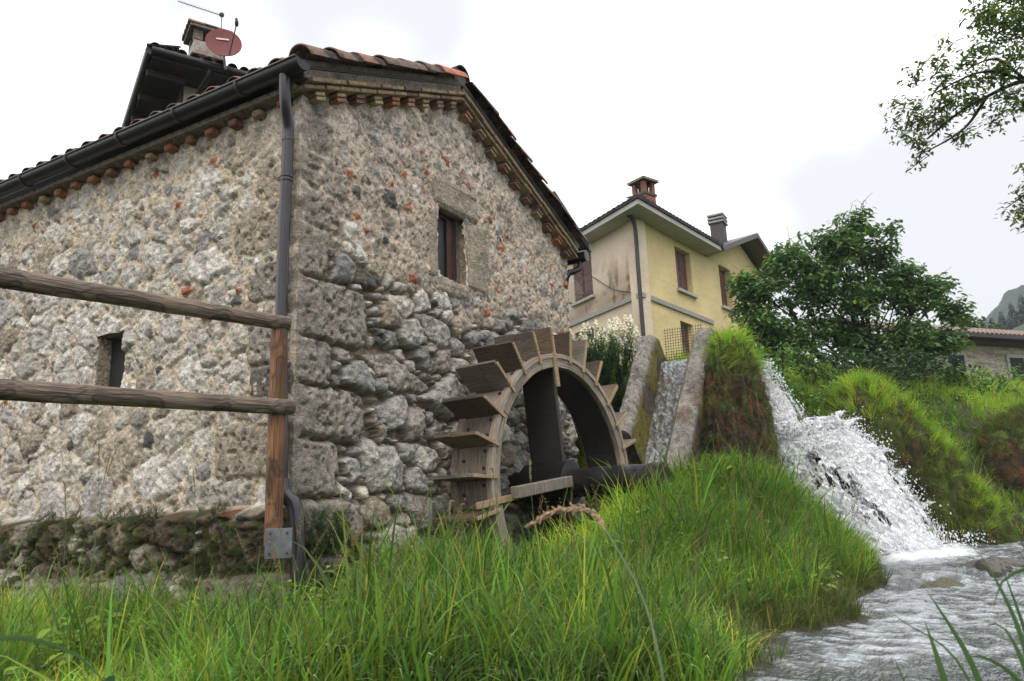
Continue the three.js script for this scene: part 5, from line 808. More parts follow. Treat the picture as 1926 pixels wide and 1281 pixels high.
// the branch that hangs into the picture from the right
{
  const t = thing('overhanging_tree', 'leafy branches of a near tree hanging into the sky at the upper right', 'tree');
  const r = rng(12), L = [];
  part('trunk', metreUV(tube([[3.9, -0.8, 5.9], [3.85, 1.0, 5.8], [3.75, 2.6, 5.65], [3.5, 4.6, 5.5]], 0.16, 24, 10, 0.6)), M.bark, t);
  const brs = [[[3.78, 2.4, 5.65], [3.3, 3.0, 5.2], [2.84, 3.15, 4.78], [2.72, 3.05, 4.5], [2.62, 2.92, 4.27], [2.53, 2.74, 4.05]], [[3.6, 3.8, 5.6], [3.1, 3.7, 5.2], [2.8, 3.5, 4.8], [2.6, 3.45, 4.5]], [[3.72, 2.2, 5.65], [3.3, 2.4, 5.2], [3.0, 2.35, 4.75], [2.93, 2.2, 4.5]], [[2.84, 3.15, 4.78], [2.6, 3.2, 4.5], [2.45, 3.05, 4.1]], [[2.72, 3.05, 4.5], [2.65, 2.8, 4.3], [2.5, 2.6, 3.95]], [[3.6, 4.2, 5.5], [3.0, 4.0, 5.1], [2.7, 3.75, 4.7]], [[2.84, 3.15, 4.78], [2.75, 3.35, 4.6], [2.6, 3.25, 4.35]]];
  part('branch', merge(brs.map((b, i) => metreUV(tube(b, i ? 0.014 : 0.032, 24, 7, 0.25)))), M.bark, t);
  const lob = [[2.75, 3.55, 4.75, 0.2], [2.85, 3.7, 4.95, 0.22], [2.62, 3.6, 4.6, 0.15], [2.9, 3.4, 4.95, 0.2], [2.75, 3.3, 4.7, 0.17], [2.6, 3.35, 4.45, 0.14], [2.9, 3.15, 4.9, 0.16], [2.72, 3.2, 4.55, 0.15], [2.62, 3.15, 4.35, 0.13], [2.5, 3.15, 4.2, 0.1], [2.66, 3.0, 4.4, 0.13], [2.55, 2.98, 4.2, 0.14], [2.5, 2.85, 4.05, 0.12], [2.42, 2.95, 3.98, 0.08], [2.46, 2.72, 3.98, 0.09], [2.62, 2.72, 4.25, 0.09], [2.75, 2.85, 4.5, 0.1], [2.5, 2.55, 3.95, 0.06], [2.85, 2.95, 4.72, 0.1], [2.95, 2.5, 4.72, 0.08], [2.96, 2.3, 4.66, 0.12], [2.95, 2.15, 4.56, 0.1], [2.98, 2.05, 4.6, 0.07], [2.8, 3.9, 4.75, 0.18], [3.0, 3.9, 5.1, 0.25], [3.0, 3.5, 5.1, 0.22], [2.42, 3.3, 4.1, 0.05], [2.5, 3.45, 4.3, 0.06], [2.58, 3.72, 4.5, 0.06], [2.95, 2.78, 4.8, 0.07], [2.36, 3.0, 3.86, 0.07], [2.36, 2.86, 3.84, 0.06], [2.4, 2.76, 3.88, 0.06], [2.44, 3.22, 4.02, 0.08], [2.52, 3.3, 4.2, 0.09], [2.6, 2.88, 4.15, 0.1], [2.7, 3.72, 4.62, 0.13], [2.48, 2.62, 4.0, 0.06], [2.8, 3.05, 4.65, 0.12]];
  const tw = []; for (const l of lob) for (let i = 0; i < 5; i++) tw.push(metreUV(tube([[l[0] + rr(-0.05, 0.1, r), l[1] + rr(0, 0.1, r), l[2] + rr(0, 0.12, r)], [l[0], l[1], l[2]], [l[0] + rr(-1, 1, r) * l[3], l[1] + rr(-1, 0.6, r) * l[3], l[2] + rr(-1, 1, r) * l[3]]], 0.0028, 6, 4, 0.4)));
  tag(part('twigs', merge(tw), M.bark, t), null, null, null, 'stuff');
  scatter('crown', LEAF, M.leaf, leaves(lob, 1500, 0.043, [[0.13, 0.205, 0.04], [0.10, 0.17, 0.042], [0.18, 0.24, 0.04], [0.075, 0.13, 0.048]], 15, 0.1, 0.055), t);
}
// shrubs and leafy plants: bush(name, label, lobes, per, leaf size, colours, seed)
function bush(name, label, cat, lobes, per, size, cols, seed, group, geo = LEAF, extra) {
  const t = thing(name, label, cat, [0, 0, 0], group), b = lobes[0], r = rng(seed);
  let sx = 0, sz = 0, lo = 9; for (const l of lobes) { sx += l[0] / lobes.length; sz += l[2] / lobes.length; lo = Math.min(lo, l[1] - l[3]); }
  const y0 = Math.min(lo, ground(sx, sz)) - 0.05;
  part('stem', merge(lobes.flatMap((l) => [0, 1, 2].map(() => metreUV(tube([[sx + rr(-0.1, 0.1, r), y0, sz + rr(-0.1, 0.1, r)], [mix(sx, l[0], 0.5), mix(y0, l[1], 0.5), mix(sz, l[2], 0.5)], [l[0] + rr(-0.4, 0.4, r) * l[3], l[1] + 0.3 * l[3], l[2] + rr(-0.4, 0.4, r) * l[3]]], 0.014, 8, 5, 0.3))))), M.bark, t);
  scatter('foliage', geo, M.leaf, leaves(lobes, per, size, cols, seed + 1, 0.25, Math.max(size * 0.9, 0.06)), t);
  if (extra) extra(t, r);
  return t;
}
const DK = [[0.03, 0.08, 0.02], [0.048, 0.105, 0.024], [0.07, 0.135, 0.026]];
{ // yew: upright needled sprays
  const t = thing('yew_bush', 'dark green feathery yew bush between the water wheel and the flume', 'bush'), r = rng(31), L = [];
  const sp = []; for (let i = 0; i < 560; i++) { const a = r() * 6.283, q = Math.sqrt(r()) * 0.72, x = 5.56 + Math.cos(a) * q * 0.9, z = -0.04 + Math.sin(a) * q * 0.55, y0 = rr(1.0, 2.27, r) - 0.35 * q + 0.1 * (x - 5.4), h = rr(0.16, 0.34, r), lx = rr(-0.3, 0.3, r) + (x - 5.5) * 0.5, lz = rr(-0.3, 0.2, r) + z * 0.4; sp.push(metreUV(bar([x, y0 - 0.05, z], [x + lx * h, y0 + h, z + lz * h], 0.006, 0.002, 4))); const c = DK[Math.floor(r() * 3)], bb = rr(0.8, 1.5, r); for (let k = 0; k < 34; k++) { const f = k / 34; L.push([mat4(x + lx * h * f, y0 + h * f, z + lz * h * f, rr(-0.4, 0.4, r), k * 2.4 + r(), rr(0.15, 0.9, r), rr(0.045, 0.075, r) * (1.15 - 0.6 * f)), c.map((v) => v * bb * (0.8 + 0.7 * f * f))]); } }
  part('stem', merge([...sp, metreUV(tube([[5.5, 0.4, 0.2], [5.5, 1.0, 0.25], [5.48, 1.9, 0.25]], 0.06, 10, 7, 0.4))]), M.bark, t); scatter('foliage', leafGeo(0.3, 2), M.leaf, L, t);
}
bush('flowering_shrub', 'shrub covered in creamy white flower panicles behind the yew bush', 'shrub', [[6.1, 2.2, -0.3, 0.35], [6.35, 2.35, -0.15, 0.33], [6.6, 2.4, 0.05, 0.3], [5.9, 2.05, -0.42, 0.25]], 150, 0.08, [[0.05, 0.10, 0.03], [0.07, 0.13, 0.035]], 41, null, LEAF, (t, r) => {
  const L = []; for (let i = 0; i < 64; i++) { const k = 0.72 * r(), x = mix(5.82, 6.75, k) + rr(-0.1, 0.1, r), z = mix(-0.45, 0.15, k) + rr(-0.25, 0.25, r), y = mix(2.35, 2.72, k) + rr(-0.3, 0.1, r); for (let j = 0; j < 34; j++) { const h = r(); L.push([mat4(x + rr(-0.06, 0.06, r) * (1 - h), y + h * 0.16, z + rr(-0.06, 0.06, r) * (1 - h), r() * 3, r() * 6, r() * 3, rr(0.012, 0.022, r)), [0.75, 0.72, 0.56].map((v) => v * rr(0.75, 1.05, r))]); } }
  scatter('flowers', new THREE.IcosahedronGeometry(1, 0), std({ color: 0xffffff, roughness: 0.8 }), L, t);
});
const FR = [[0.10, 0.21, 0.035], [0.14, 0.265, 0.036], [0.07, 0.16, 0.036], [0.18, 0.30, 0.04]], YL = [[0.22, 0.31, 0.042], [0.27, 0.33, 0.05], [0.14, 0.25, 0.036]], OR = [[0.3, 0.13, 0.05], [0.25, 0.15, 0.05], [0.12, 0.15, 0.03], [0.2, 0.06, 0.04]];
bush('green_shrub', 'fresh green shrub just right of the top of the cascade', 'shrub', [[8.2, 2.0, 1.6, 0.4], [8.5, 1.7, 1.95, 0.4], [8.5, 2.3, 1.7, 0.32], [8.3, 1.45, 1.9, 0.34], [8.15, 2.45, 1.4, 0.25]], 170, 0.085, FR, 51);
bush('green_shrub', 'yellowish green leafy shrub under the dark tree above the cascade', 'shrub', [[9.35, 2.15, 2.0, 0.36], [9.5, 1.85, 2.25, 0.38], [9.3, 2.5, 1.85, 0.22], [9.15, 1.6, 2.2, 0.3]], 170, 0.09, [...FR, ...YL], 53);
bush('green_shrub', 'low dark shrub in the shade beneath the dark tree', 'shrub', [[10.0, 2.3, 2.0, 0.5], [10.8, 2.35, 2.75, 0.5], [11.5, 2.35, 3.4, 0.45], [9.5, 2.4, 1.7, 0.4], [12.2, 2.5, 2.6, 0.6], [12.8, 2.6, 3.3, 0.55], [12.0, 2.4, 1.6, 0.6], [11.2, 2.5, 2.2, 0.5], [13.2, 2.6, 4.0, 0.4]], 150, 0.1, [[0.03, 0.07, 0.022], [0.045, 0.09, 0.025]], 55);
bush('rose_shrub', 'shrub with reddish and yellow young leaves in front of the shed', 'shrub', [[13.3, 2.5, 3.15, 0.35], [13.6, 2.4, 3.6, 0.35], [13.1, 2.2, 3.2, 0.35]], 150, 0.09, [...OR, ...YL, ...YL], 57);
bush('leafy_clump', 'dense clump of light green weeds on the slope behind the mossy bank', 'weeds', [[11.1, 1.65, 2.95, 0.45], [11.5, 1.55, 3.4, 0.42], [11.9, 1.5, 3.8, 0.4], [11.3, 1.2, 3.5, 0.4], [12.0, 1.2, 4.0, 0.38]], 170, 0.075, [...FR, [0.1, 0.2, 0.025]], 59);
bush('leafy_clump', 'bright lime weeds on the slope just under the dark tree', 'weeds', [[12.6, 2.15, 3.0, 0.4], [13.2, 2.2, 3.6, 0.4], [12.2, 1.9, 3.3, 0.35], [13.8, 2.3, 4.3, 0.4], [12.9, 1.85, 4.0, 0.35]], 170, 0.09, [...FR, ...YL], 60);
bush('leafy_clump', 'pale green weeds topping the brown bank at the right edge', 'weeds', [[12.4, 1.4, 4.8, 0.36], [12.8, 1.45, 5.1, 0.36], [12.0, 1.1, 4.7, 0.3], [11.6, 0.3, 4.9, 0.32], [11.5, -0.1, 5.1, 0.35]], 170, 0.08, [...FR, [0.1, 0.12, 0.03]], 61);
bush('leafy_clump', 'broad green weeds on the field below the shed', 'weeds', [[15.0, 2.6, 3.9, 0.45], [16.2, 2.6, 4.6, 0.5], [17.5, 2.75, 5.2, 0.5], [14.5, 2.4, 4.3, 0.4]], 110, 0.11, FR, 63);
bush('distant_tree', 'small light green tree behind the shed roof', 'tree', [[41.5, 8.7, 4.7, 0.7], [41.7, 8.9, 5.3, 0.75], [42.0, 8.6, 5.9, 0.6]], 60, 0.3, [[0.07, 0.12, 0.04], [0.09, 0.15, 0.045]], 65);
{ // conifers and the wooded rise behind the shed
  const spots = [[136.6, 15.8, 15.9, 1.3, 'tallest dark conifer cut by the right frame edge behind the shed'], [135.9, 15.8, 14.3, 1.2, 'second dark conifer from the right frame edge behind the shed'], [135.2, 15.5, 12.8, 1.12, 'dark conifer in the middle of the row behind the shed'], [132.1, 15.5, 11.2, 1.0, 'leftmost dark conifer of the row behind the shed roof']];
  spots.forEach(([x, y, z, s, lab], q) => {
    const t = thing('conifer', lab, 'tree', [x, y, z], 'far conifers at the right edge'), r = rng(71 + q), L = [];
    for (let i = 0; i < 1100; i++) { const f = Math.pow(r(), 0.75), h = 0.8 + 11 * f, R = 3.2 * (1 - f) + 0.25, a = r() * 6.283, k = rr(0.2, 1, r), c = rr(0.5, 1.1, r); L.push([mat4(Math.cos(a) * R * k * 0.6, h, Math.sin(a) * R * k * 0.6, 0, -a, rr(-0.55, -0.1, r), R * rr(0.4, 0.7, r)), [0.022 * c, 0.042 * c, 0.03 * c]]); }
    part('trunk', bar([0, -1, 0], [0, 11.5, 0], 0.25, 0.04, 7), M.bark, t); scatter('crown', LEAFW, M.leaf, L, t); t.scale.setScalar(s);
  });
  const hm = new THREE.SphereGeometry(1, 30, 14, 0, 6.2832, 0, 1.6).scale(24, 17, 17).translate(138, 9.5, 20); struct('wooded_rise', metreUV(rough(tint(hm, (x, y, z) => { const q = fbm(x * 0.3, y * 0.3, z * 0.3, 3); return [0.02 + 0.02 * q, 0.035 + 0.03 * q, 0.022]; }), 1.5, 0.2, 2)), std({ vertexColors: true, roughness: 1 }));
}

// ---------------------------------------------------------------- grass
function blade(r, L, w, bend, lean, segs = 5, az = r() * 6.283, off = 0.03, c = [1, 1, 1]) {
  const pos = [], idx = [], col = [], uv = [], ca = Math.cos(az), sa = Math.sin(az), ox = rr(-off, off, r), oz = rr(-off, off, r), tw = rr(-0.6, 0.6, r); let x = 0, y = 0, a = lean;
  for (let i = 0; i <= segs; i++) {
    const t = i / segs, q = w * 0.5 * Math.min(1, 0.55 + t * 2) * (1 - Math.pow(t, 2.2)), f = az + Math.PI / 2 + tw * t, px = Math.cos(f) * q, pz = Math.sin(f) * q, tip = sst(t, 0.8, 1) * 0.35;
    pos.push(ox + ca * x - px, y, oz + sa * x - pz, ox + ca * x + ca * q * 0.0, y - q * 0.25, oz + sa * x, ox + ca * x + px, y, oz + sa * x + pz); const cc = c.map((v, k) => v * (1 + [0.5, 0.15, -0.1][k] * tip)); col.push(...cc, ...cc, ...cc); uv.push(0, t, 0.5, t, 1, t);
    x += Math.sin(a) * L / segs; y += Math.cos(a) * L / segs; a += bend / segs * (0.5 + t);
  }
  for (let i = 0; i < segs; i++) for (const s of [0, 1]) { const k = i * 3 + s; idx.push(k, k + 3, k + 1, k + 1, k + 3, k + 4); }
  return geoOf(pos, idx, uv, col);
}
function tuft(seed, n, L, w, bend, spread = 0.05, stem = 0) { const r = rng(seed), l = []; for (let i = 0; i < n; i++) { const q = rr(0.45, 1, r), dry = r() < 0.05; l.push(blade(r, L * q, w * rr(0.6, 1.25, r), bend * rr(0.2, 1.3, r), rr(0.03, 0.4, r), 5, r() * 6.283, spread, dry ? [2.6, 1.5, 1.6] : [1, 1, 1].map((v) => v * rr(0.75, 1.3, r)))); } return merge(l); }
const GC = { lime: [[0.27, 0.43, 0.03], [0.33, 0.48, 0.036], [0.21, 0.37, 0.03]], grass: [[0.15, 0.31, 0.026], [0.21, 0.375, 0.028], [0.08, 0.175, 0.02], [0.27, 0.41, 0.034], [0.145, 0.275, 0.034]], moss: [[0.09, 0.135, 0.016], [0.065, 0.105, 0.015], [0.13, 0.16, 0.018], [0.11, 0.085, 0.022]], brown: [[0.10, 0.05, 0.018], [0.075, 0.055, 0.018], [0.06, 0.07, 0.015]] };
const TUFTS = [0, 1, 2, 3, 4, 5].map((i) => tuft(100 + i, 11, 0.40, 0.0092, 1.9, 0.06)), TALL = [0, 1, 2].map((i) => tuft(200 + i, 8, 0.66, 0.0135, 1.2, 0.09)), FINE = [0, 1, 2].map((i) => tuft(300 + i, 12, 0.34, 0.005, 2.3, 0.08)), HANG = [0, 1, 2].map((i) => tuft(400 + i, 14, 1, 0.02, 1.4, 0.12));
function sow(name, label, cat, sets, geos, mat = M.grass) { geos.forEach((g, k) => { const l = sets.filter((_, i) => i % geos.length === k); if (l.length) { const o = scatter(name, g, mat, l, scene); tag(o, label, null, null, 'stuff'); } }); }
// nothing grows in the mill, the wheel's pit, the stream or the walls
const free = (x, z) => { if (x > -0.32 && z < 0.32 && x < MW + 0.3) return 0; if (z < 0.02 && x > -0.3 && x < MW) return 0; if (x > 1.3 && x < 4.6 && z < 0.98) return 0; if (x > 4.45 && x < 7.0 && z > 0.4 && z < 1.75 && ground(x, z) < 1.9) return 0; return 1; };
{
  const r = rng(500), near = [], tall = [], fine = [], meadow = [];
  const lean = (x, z) => rr(-0.3, 0.3, r);
  for (let i = 0; i < 40000; i++) {
    const x = rr(-3.6, 6.4, r), z = rr(-2.2, 4.2, r); if (!free(x, z)) continue;
    const y = ground(x, z), wy = waterY(x); if (y < wy + 0.005 + 0.03 * r()) continue;
    const d = seen(x, y, z, 0.3); if (!d || d < 1.15) continue;
    const dens = fbm(x * 1.6, z * 1.6, 8, 3), wet = sst(y - wy, 0.16, 0.02) * sst(x, -0.3, 0.5) * sst(z, 2.1, 2.7), left = sst(x, 0.2, -0.6), patch = fbm(x * 0.9 + 5, z * 0.9, 4, 3);
    const n = gnormal(x, z), rx = lean() + n.z * 0.5, rz = lean() - n.x * 0.5, c = GC[wet > 0.5 ? 'moss' : patch > 0.56 ? 'lime' : 'grass'][Math.floor(r() * 3)], b = rr(0.7, 1.3, r) * (0.5 + 1.05 * patch), cc = c.map((v) => v * b), sh = (0.72 + 0.6 * dens) * mix(1, 0.55, wet) * mix(1, 0.85, sst(x, 3.6, 5)) * mix(1, 0.5, sst(x, 0.5, -0.3) * sst(z, 1.5, 0.5));
    if (d < 2.0 && r() < 0.5) continue;
    const k = r();
    if (k < 0.6) near.push([mat4(x, y - 0.01, z, rx, r() * 6.283, rz, sh * rr(0.7, 1.3, r)), cc]);
    else if (k < 0.8) fine.push([mat4(x, y - 0.01, z, rx, r() * 6.283, rz, sh * rr(0.8, 1.5, r)), cc.map((v, q) => v * [1.15, 1.02, 1][q])]);
    else if (dens > 0.42 && wet < 0.5 && x < 4.5) tall.push([mat4(x, y - 0.01, z, rx * 0.6, r() * 6.283, rz * 0.6, rr(0.6, 1.2, r) * (0.85 + 0.2 * left) * mix(1, 0.7, left * sst(z, 1.5, 0.5)) * (r() < 0.06 ? 1.5 : 1)), cc.map((v) => v * 0.9)]);
  }
  sow('bank_grass', 'lush green grass covering the near bank', 'grass', near, TUFTS); sow('fine_grass', 'fine blades of grass among the bank grass', 'grass', fine, FINE); sow('tall_grass', 'taller broad grass blades on the near bank', 'grass', tall, TALL);
  // broad leaved weeds among the grass, thickest on the crest of the bank
  const weeds = [], wr = rng(640);
  for (let i = 0; i < 9000 && weeds.length < 9000; i++) { const x = rr(-3.2, 6.2, wr), z = rr(0.3, 3.2, wr); if (!free(x, z)) continue; const y = ground(x, z); if (y < waterY(x) + 0.06 || !seen(x, y, z, 0.2)) continue; const p = fbm(x * 1.3 + 20, z * 1.3, 4, 3); if (wr() > sst(p, 0.42, 0.62) * (0.35 + 0.65 * sst(z - 0.25 * x, 1.2, 0.3))) continue; const c = GC.lime[Math.floor(wr() * 3)], h = rr(0.1, 0.34, wr), n = 6 + Math.floor(wr() * 9); for (let k = 0; k < n; k++) { const b = rr(0.35, 0.8, wr); weeds.push([mat4(x + rr(-0.06, 0.06, wr), y + h * rr(0.3, 1, wr), z + rr(-0.06, 0.06, wr), rr(-0.4, 0.4, wr), wr() * 6.28, rr(-0.5, 0.5, wr), rr(0.04, 0.085, wr)), c.map((v) => v * b)]); } }
  sow('broad_weeds', 'broad leaved weeds among the bank grass', 'weeds', weeds, [LEAFW], M.leaf);
  for (let i = 0; i < 46000; i++) { const u = Math.pow(r(), 1.4), x = 5.2 + 40 * u * u, z = rr(-4 - 8 * u, 7.5 + 14 * u, r), y = ground(x, z); if (y < waterY(x) + 0.05 || !free(x, z)) continue; if (!seen(x, y, z, 0.15)) continue; const p = fbm(x * 0.5, z * 0.5, 3, 3), c = GC[p > 0.5 ? 'lime' : 'grass'][Math.floor(r() * 3)], b = rr(0.7, 1.2, r) * (0.7 + 0.6 * p); meadow.push([mat4(x, y, z, rr(-0.3, 0.3, r), r() * 6.283, rr(-0.3, 0.3, r), rr(0.6, 1.2, r) * (0.8 + u * 0.5)), c.map((v) => v * b)]); }
  sow('meadow_grass', 'meadow grass on the slope beyond the stream', 'grass', meadow, TUFTS);
  // moss and hanging grass on the mounds
  for (const [g, n, len, colr, droop, zmax, topMin] of hangers) {
    const p = g.attributes.position, nn = g.attributes.normal, L = []; let guard = 0;
    while (L.length < n && guard++ < n * 12) { const i = Math.floor(r() * p.count), x = p.getX(i), y = p.getY(i), z = p.getZ(i), ny = nn.getY(i); if (ny < -0.35 || (g === hangers[0][0] && x > 6.78)) continue; if (topMin !== undefined && (topMin > 1.2 ? y < topMin : ny < topMin - 0.35)) continue; if (!seen(x, y, z, 0.3)) continue;
      const N = V(nn.getX(i), ny, nn.getZ(i)), up = N.clone().multiplyScalar(1 - droop * 0.4).add(V(0, mix(1.1, -0.75, droop), 0)).add(V(rr(-0.35, 0.35, r), rr(-0.25, 0.25, r), rr(-0.35, 0.35, r))).normalize(), c = GC[colr][Math.floor(r() * GC[colr].length)], b = rr(0.7, 1.3, r), q = new THREE.Quaternion().setFromUnitVectors(V(0, 1, 0), up).multiply(new THREE.Quaternion().setFromAxisAngle(V(0, 1, 0), r() * 6.28)), s = len * rr(0.6, 1.3, r);
      L.push([new THREE.Matrix4().compose(V(x, y, z).addScaledVector(N, -0.02), q, V(s, s, s)), c.map((v) => v * b)]); }
    sow('hanging_moss', 'moss and hanging grass on the tufa banks', 'moss', L, HANG);
  }
  // moss, ferns and small weeds on the mill's footing
  const L = []; for (let i = 0; i < 1900; i++) { const z = -rr(0.15, 3.6, r), y = rr(-0.3, 0.16, r), f = fbm(z * 2.2, y * 3, 8, 3); if (f < 0.47) continue; const top = y > 0.12; L.push([mat4(-0.23 - 0.02 * r(), y, z, rr(-0.5, 0.5, r), r() * 6.28, rr(0.5, 1.6, r) * (top ? 0.4 : 1), 0.1 * rr(0.5, 1.4, r)), GC.moss[Math.floor(r() * 4)].map((v) => v * rr(0.35, 0.9, r))]); }
  for (let i = 0; i < 260; i++) L.push([mat4(rr(0.05, 0.42, r), rr(-0.18, 0.1, r), rr(0.08, 0.14, r), rr(0.3, 1.2, r), r() * 6.28, rr(-0.5, 0.5, r), 0.09 * rr(0.5, 1.3, r)), [0.03, 0.07, 0.015].map((v) => v * rr(0.6, 1.4, r))]);
  for (let i = 0; i < 60; i++) L.push([mat4(rr(2.3, 2.55, r), rr(0.25, 0.8, r), 0.08, rr(0.3, 1.2, r), r() * 6.28, rr(-0.5, 0.5, r), 0.12 * rr(0.5, 1.3, r)), [0.05, 0.085, 0.02].map((v) => v * rr(0.6, 1.4, r))]);
  sow('wall_moss', 'dark moss and small ferns on the foot of the mill walls', 'moss', L, HANG);
}
// many thin flowering stems standing above the grass
{
  const r = rng(777), L = [], st = []; for (let q = 0; q < 3; q++) { const l = [tint(metreUV(tube([[0, 0, 0], [0.01, 0.3, 0], [0.05, 0.56, 0.01], [0.11, 0.7, 0.02]], 0.0016, 10, 4, 0.5)), [0.7, 0.9, 0.35])]; for (let i = 0; i < 60; i++) { const t = r(), g = new THREE.SphereGeometry(1, 4, 3).scale(0.0022, 0.006, 0.0022); g.rotateZ(rr(-0.9, 0.5, r)); l.push(tint(metreUV(g.translate(mix(0.045, 0.12, t) + rr(-0.012, 0.012, r) * (1.2 - t), mix(0.55, 0.71, t) - rr(0, 0.02, r), rr(-0.012, 0.012, r))), [1.5, 1.15, 0.8])); } st.push(merge(l)); }
  for (let i = 0; i < 900 && L.length < 130; i++) { const x = rr(-2.6, 5, r), z = rr(0.3, 3, r); if (!free(x, z)) continue; const y = ground(x, z), d = seen(x, y + 0.5, z, 0.1); if (y < waterY(x) + 0.05 || d < 2.2) continue; L.push([mat4(x, y, z, rr(-0.15, 0.15, r), r() * 6.28, rr(-0.15, 0.15, r), rr(0.6, 1.05, r)), [0.16, 0.17, 0.075].map((v) => v * rr(0.7, 1.2, r))]); }
  sow('seed_grass', 'thin flowering grass stems scattered over the bank', 'grass', L, st);
}
// single grass stems with seed heads
function seedStem(label, pts, headLen, headR, seed, colr = [0.30, 0.22, 0.13], green = [0.07, 0.11, 0.03], rad = 0.0022) {
  const t = thing('grass_stem', label, 'grass stem'), r = rng(seed), c = new THREE.CatmullRomCurve3(pts.map((p) => V(...p))), L = c.getLength();
  part('stalk', metreUV(tube(pts, rad, 30, 6, 0.5)), phy({ color: lin(...green), roughness: 0.6 }), t);
  const list = [], q = V(0, 0, 0), f0 = 1 - headLen / L; for (let i = 0; i < 150; i++) { const f = mix(f0, 1, r()), p = c.getPointAt(f), d = c.getTangentAt(f), env = Math.sin(Math.PI * clamp((f - f0) / (1 - f0) * 0.9 + 0.08)) * headR; q.copy(d).add(V(rr(-0.8, 0.8, r), rr(-0.8, 0.8, r), rr(-0.8, 0.8, r))).normalize(); const g = new THREE.SphereGeometry(1, 5, 4).scale(0.0016, 0.0052, 0.0016).applyQuaternion(new THREE.Quaternion().setFromUnitVectors(V(0, 1, 0), q)); g.translate(p.x + q.x * env * r(), p.y + q.y * env * r(), p.z + q.z * env * r()); list.push(metreUV(g)); }
  part('seed_head', merge(list), std({ color: lin(...colr), roughness: 0.9 }), t); return t;
}
seedStem('tall near grass stem with drooping pinkish brown seed head in front of the wheel axle', [[-2.72, -0.62, 3.5], [-2.70, -0.24, 3.48], [-2.63, -0.13, 3.43], [-2.59, -0.03, 3.36], [-2.575, 0.012, 3.32], [-2.59, 0.012, 3.26], [-2.615, -0.012, 3.215]], 0.17, 0.014, 3, [0.34, 0.22, 0.14], [0.07, 0.12, 0.06], 0.0022);
for (const [p, a, lab] of [[[0.22, 0.28, 1.45], [-0.14, 0.03, 0.05], 'arching grass seed head bending left in front of the wheel rim'], [[0.29, 0.29, 1.66], [0.02, 0.06, 0], 'upright grass stem with seed head before the dark axle'], [[0.52, 0.12, 1.29], [-0.03, 0.05, 0.0], 'grass stem with seed head rising left of the wheel boards'], [[-0.05, 0.08, 1.3], [0.06, 0.05, 0], 'grass stem with pale seed head in front of the lower gable stones']]) { const gy = ground(p[0], p[2]); seedStem(lab, [[p[0] + 0.05, gy, p[2]], [p[0] + 0.03, mix(gy, p[1], 0.5), p[2]], [p[0], p[1] - 0.05, p[2]], [p[0] + a[0] * 0.4, p[1] + a[1] * 0.9, p[2] + a[2] * 0.4], [p[0] + a[0], p[1] + a[1] * 0.6, p[2] + a[2]]], 0.14, 0.012, p[0] * 100, [0.22, 0.21, 0.10], [0.06, 0.12, 0.025], 0.0024); }
{ // thin dry stems in front of the side wall
  const r = rng(88), spots = [[-0.62, -1.2, 0.62, 'thin grass stem against the side wall just left of the lower rail end'], [-0.8, -0.9, 0.55, 'tall thin grass stem crossing the lower rail in front of the slit window'], [-0.9, -0.7, 0.6, 'thin leaning grass stem in front of the pale side wall'], [-1.05, -0.75, 0.32, 'short thin grass stem near the left end of the mossy footing'], [-0.5, -0.3, 0.4, 'thin grass stem just left of the fence post']];
  for (const [x, z, y, lab] of spots) { const g = ground(x, z), k = rr(-0.14, 0.14, r); seedStem(lab, [[x, g, z], [x + k * 0.3, mix(g, y, 0.5), z], [x + k * 0.7, mix(g, y, 0.85), z + k * 0.3], [x + k * 1.2, y, z + k * 0.5]], 0.2, 0.006, z * 77, [0.22, 0.17, 0.08], [0.10, 0.11, 0.04], 0.0018); }
}
// broad reed blades at the two lower corners
function reed(label, spec, seed, group) { const t = thing('reed', label, 'reed', [0, 0, 0], group), r = rng(seed); for (const [pts, w] of spec) { const c = new THREE.CatmullRomCurve3(pts.map((p) => V(...p))), n = 16, pos = [], idx = [], col = [], uv = [], cm = V(-3.87, 0, 3.9); for (let i = 0; i <= n; i++) { const f = i / n, p = c.getPointAt(f), d = c.getTangentAt(f), s = V(1, 0.3, -0.4).cross(d).normalize().applyAxisAngle(d, 0.5 * Math.sin(f * 3 + seed)), q = w * 0.5 * Math.min(1, 0.35 + f * 1.6) * (1 - Math.pow(f, 3)), k = s.clone().cross(d).multiplyScalar(q * 0.3); pos.push(p.x - s.x * q, p.y - s.y * q, p.z - s.z * q, p.x + k.x, p.y + k.y, p.z + k.z, p.x + s.x * q, p.y + s.y * q, p.z + s.z * q); const b = 0.9 + 0.2 * vn(f * 6, seed); for (let j = 0; j < 3; j++) { col.push(0.055 * b, 0.12 * b, 0.028 * b); uv.push(f, j); } } for (let i = 0; i < n; i++) for (const s of [0, 1]) { const k = i * 3 + s; idx.push(k, k + 3, k + 1, k + 1, k + 3, k + 4); } part('leaf', geoOf(pos, idx, uv, col), M.grass, t); } return t; }
reed('reed with broad arching leaves nearest the lower right corner over the stream', [[[[-2.05, -0.62, 3.92], [-2.0, -0.3, 3.84], [-1.95, -0.24, 3.75], [-1.92, -0.2, 3.7]], 0.007], [[[-1.96, -0.6, 3.84], [-1.93, -0.34, 3.81], [-1.9, -0.24, 3.79]], 0.02], [[[-1.94, -0.6, 3.9], [-1.9, -0.34, 3.87], [-1.88, -0.22, 3.82], [-1.88, -0.18, 3.8]], 0.016]], 3);
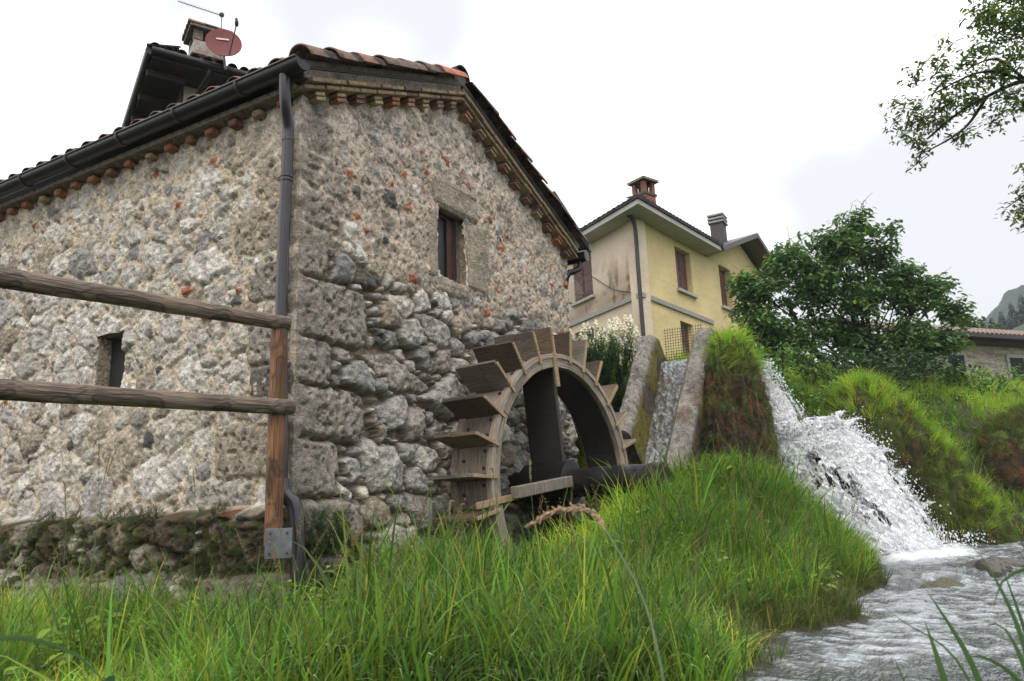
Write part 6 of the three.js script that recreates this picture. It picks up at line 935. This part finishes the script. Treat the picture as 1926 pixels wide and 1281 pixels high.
reed('reed with one upright bluish leaf and crossing blades at the right edge of the stream', [[[[-1.88, -0.6, 3.98], [-1.88, -0.25, 3.96], [-1.86, -0.1, 3.91], [-1.86, -0.09, 3.9]], 0.016], [[[-1.9, -0.5, 4.05], [-1.88, -0.14, 4.02], [-1.9, -0.16, 3.95], [-1.92, -0.22, 3.92]], 0.014], [[[-1.85, -0.6, 4.05], [-1.87, -0.1, 4.02], [-1.9, 0.02, 3.98]], 0.013], [[[-1.8, -0.6, 4.05], [-1.82, -0.1, 4.0], [-1.83, 0.0, 3.96]], 0.01]], 5);
reed('cluster of broad bright reed leaves filling the lower right corner', [[[[-1.86, -0.62, 3.98], [-1.84, -0.38, 3.97], [-1.80, -0.26, 3.93], [-1.79, -0.27, 3.9]], 0.02], [[[-1.82, -0.62, 4.02], [-1.78, -0.4, 4.0], [-1.72, -0.26, 3.99], [-1.71, -0.25, 3.98]], 0.018], [[[-1.9, -0.6, 4.0], [-1.92, -0.36, 3.95], [-1.97, -0.3, 3.88], [-2.0, -0.31, 3.85]], 0.013], [[[-1.72, -0.6, 4.0], [-1.7, -0.3, 3.98], [-1.72, -0.12, 3.95]], 0.013], [[[-1.95, -0.62, 3.93], [-1.97, -0.42, 3.9], [-2.02, -0.37, 3.86]], 0.012]], 11);
reed('single narrow reed leaf rising at the bottom edge over the water', [[[[-2.1, -0.62, 3.78], [-2.12, -0.36, 3.76], [-2.13, -0.28, 3.74]], 0.011]], 7);
reed('long grass blades leaning in from the lower left edge', [[[[-3.1, -0.6, 2.3], [-3.0, -0.1, 2.25], [-2.93, 0.08, 2.26], [-2.92, 0.11, 2.27]], 0.012], [[[-3.05, -0.6, 2.2], [-3.02, -0.15, 2.2], [-3.0, -0.02, 2.21]], 0.01], [[[-3.35, -0.3, 2.4], [-3.13, -0.16, 2.47], [-3.03, -0.19, 2.55], [-2.99, -0.26, 2.62]], 0.011]], 9);
{ const r = rng(93), L = [], F = []; for (let i = 0; i < 900; i++) { const x = rr(-2.3, -1.3, r), z = rr(3.6, 5, r), y = -0.62; if (!seen(x, y + 0.25, z, 0.3)) continue; const px = (z - 3.6) / 1.4; if (r() > 0.2 + px) continue; L.push([mat4(x, y - 0.1, z, rr(-0.3, 0.3, r), r() * 6.28, rr(-0.3, 0.3, r), rr(0.7, 1.1, r)), [0.06, 0.125, 0.02].map((v) => v * rr(0.8, 1.2, r))]); } sow('near_grass', 'thin grass round the reeds at the lower right', 'grass', L, FINE); }
bush('dock_plant', 'dark broad leaved plant low in the lower left corner', 'plant', [[-2.9, -0.38, 2.35, 0.1], [-2.8, -0.42, 2.5, 0.1]], 900, 0.07, [[0.035, 0.085, 0.03], [0.045, 0.1, 0.03]], 95, null, LEAFW);
renderer.render(scene, camera);
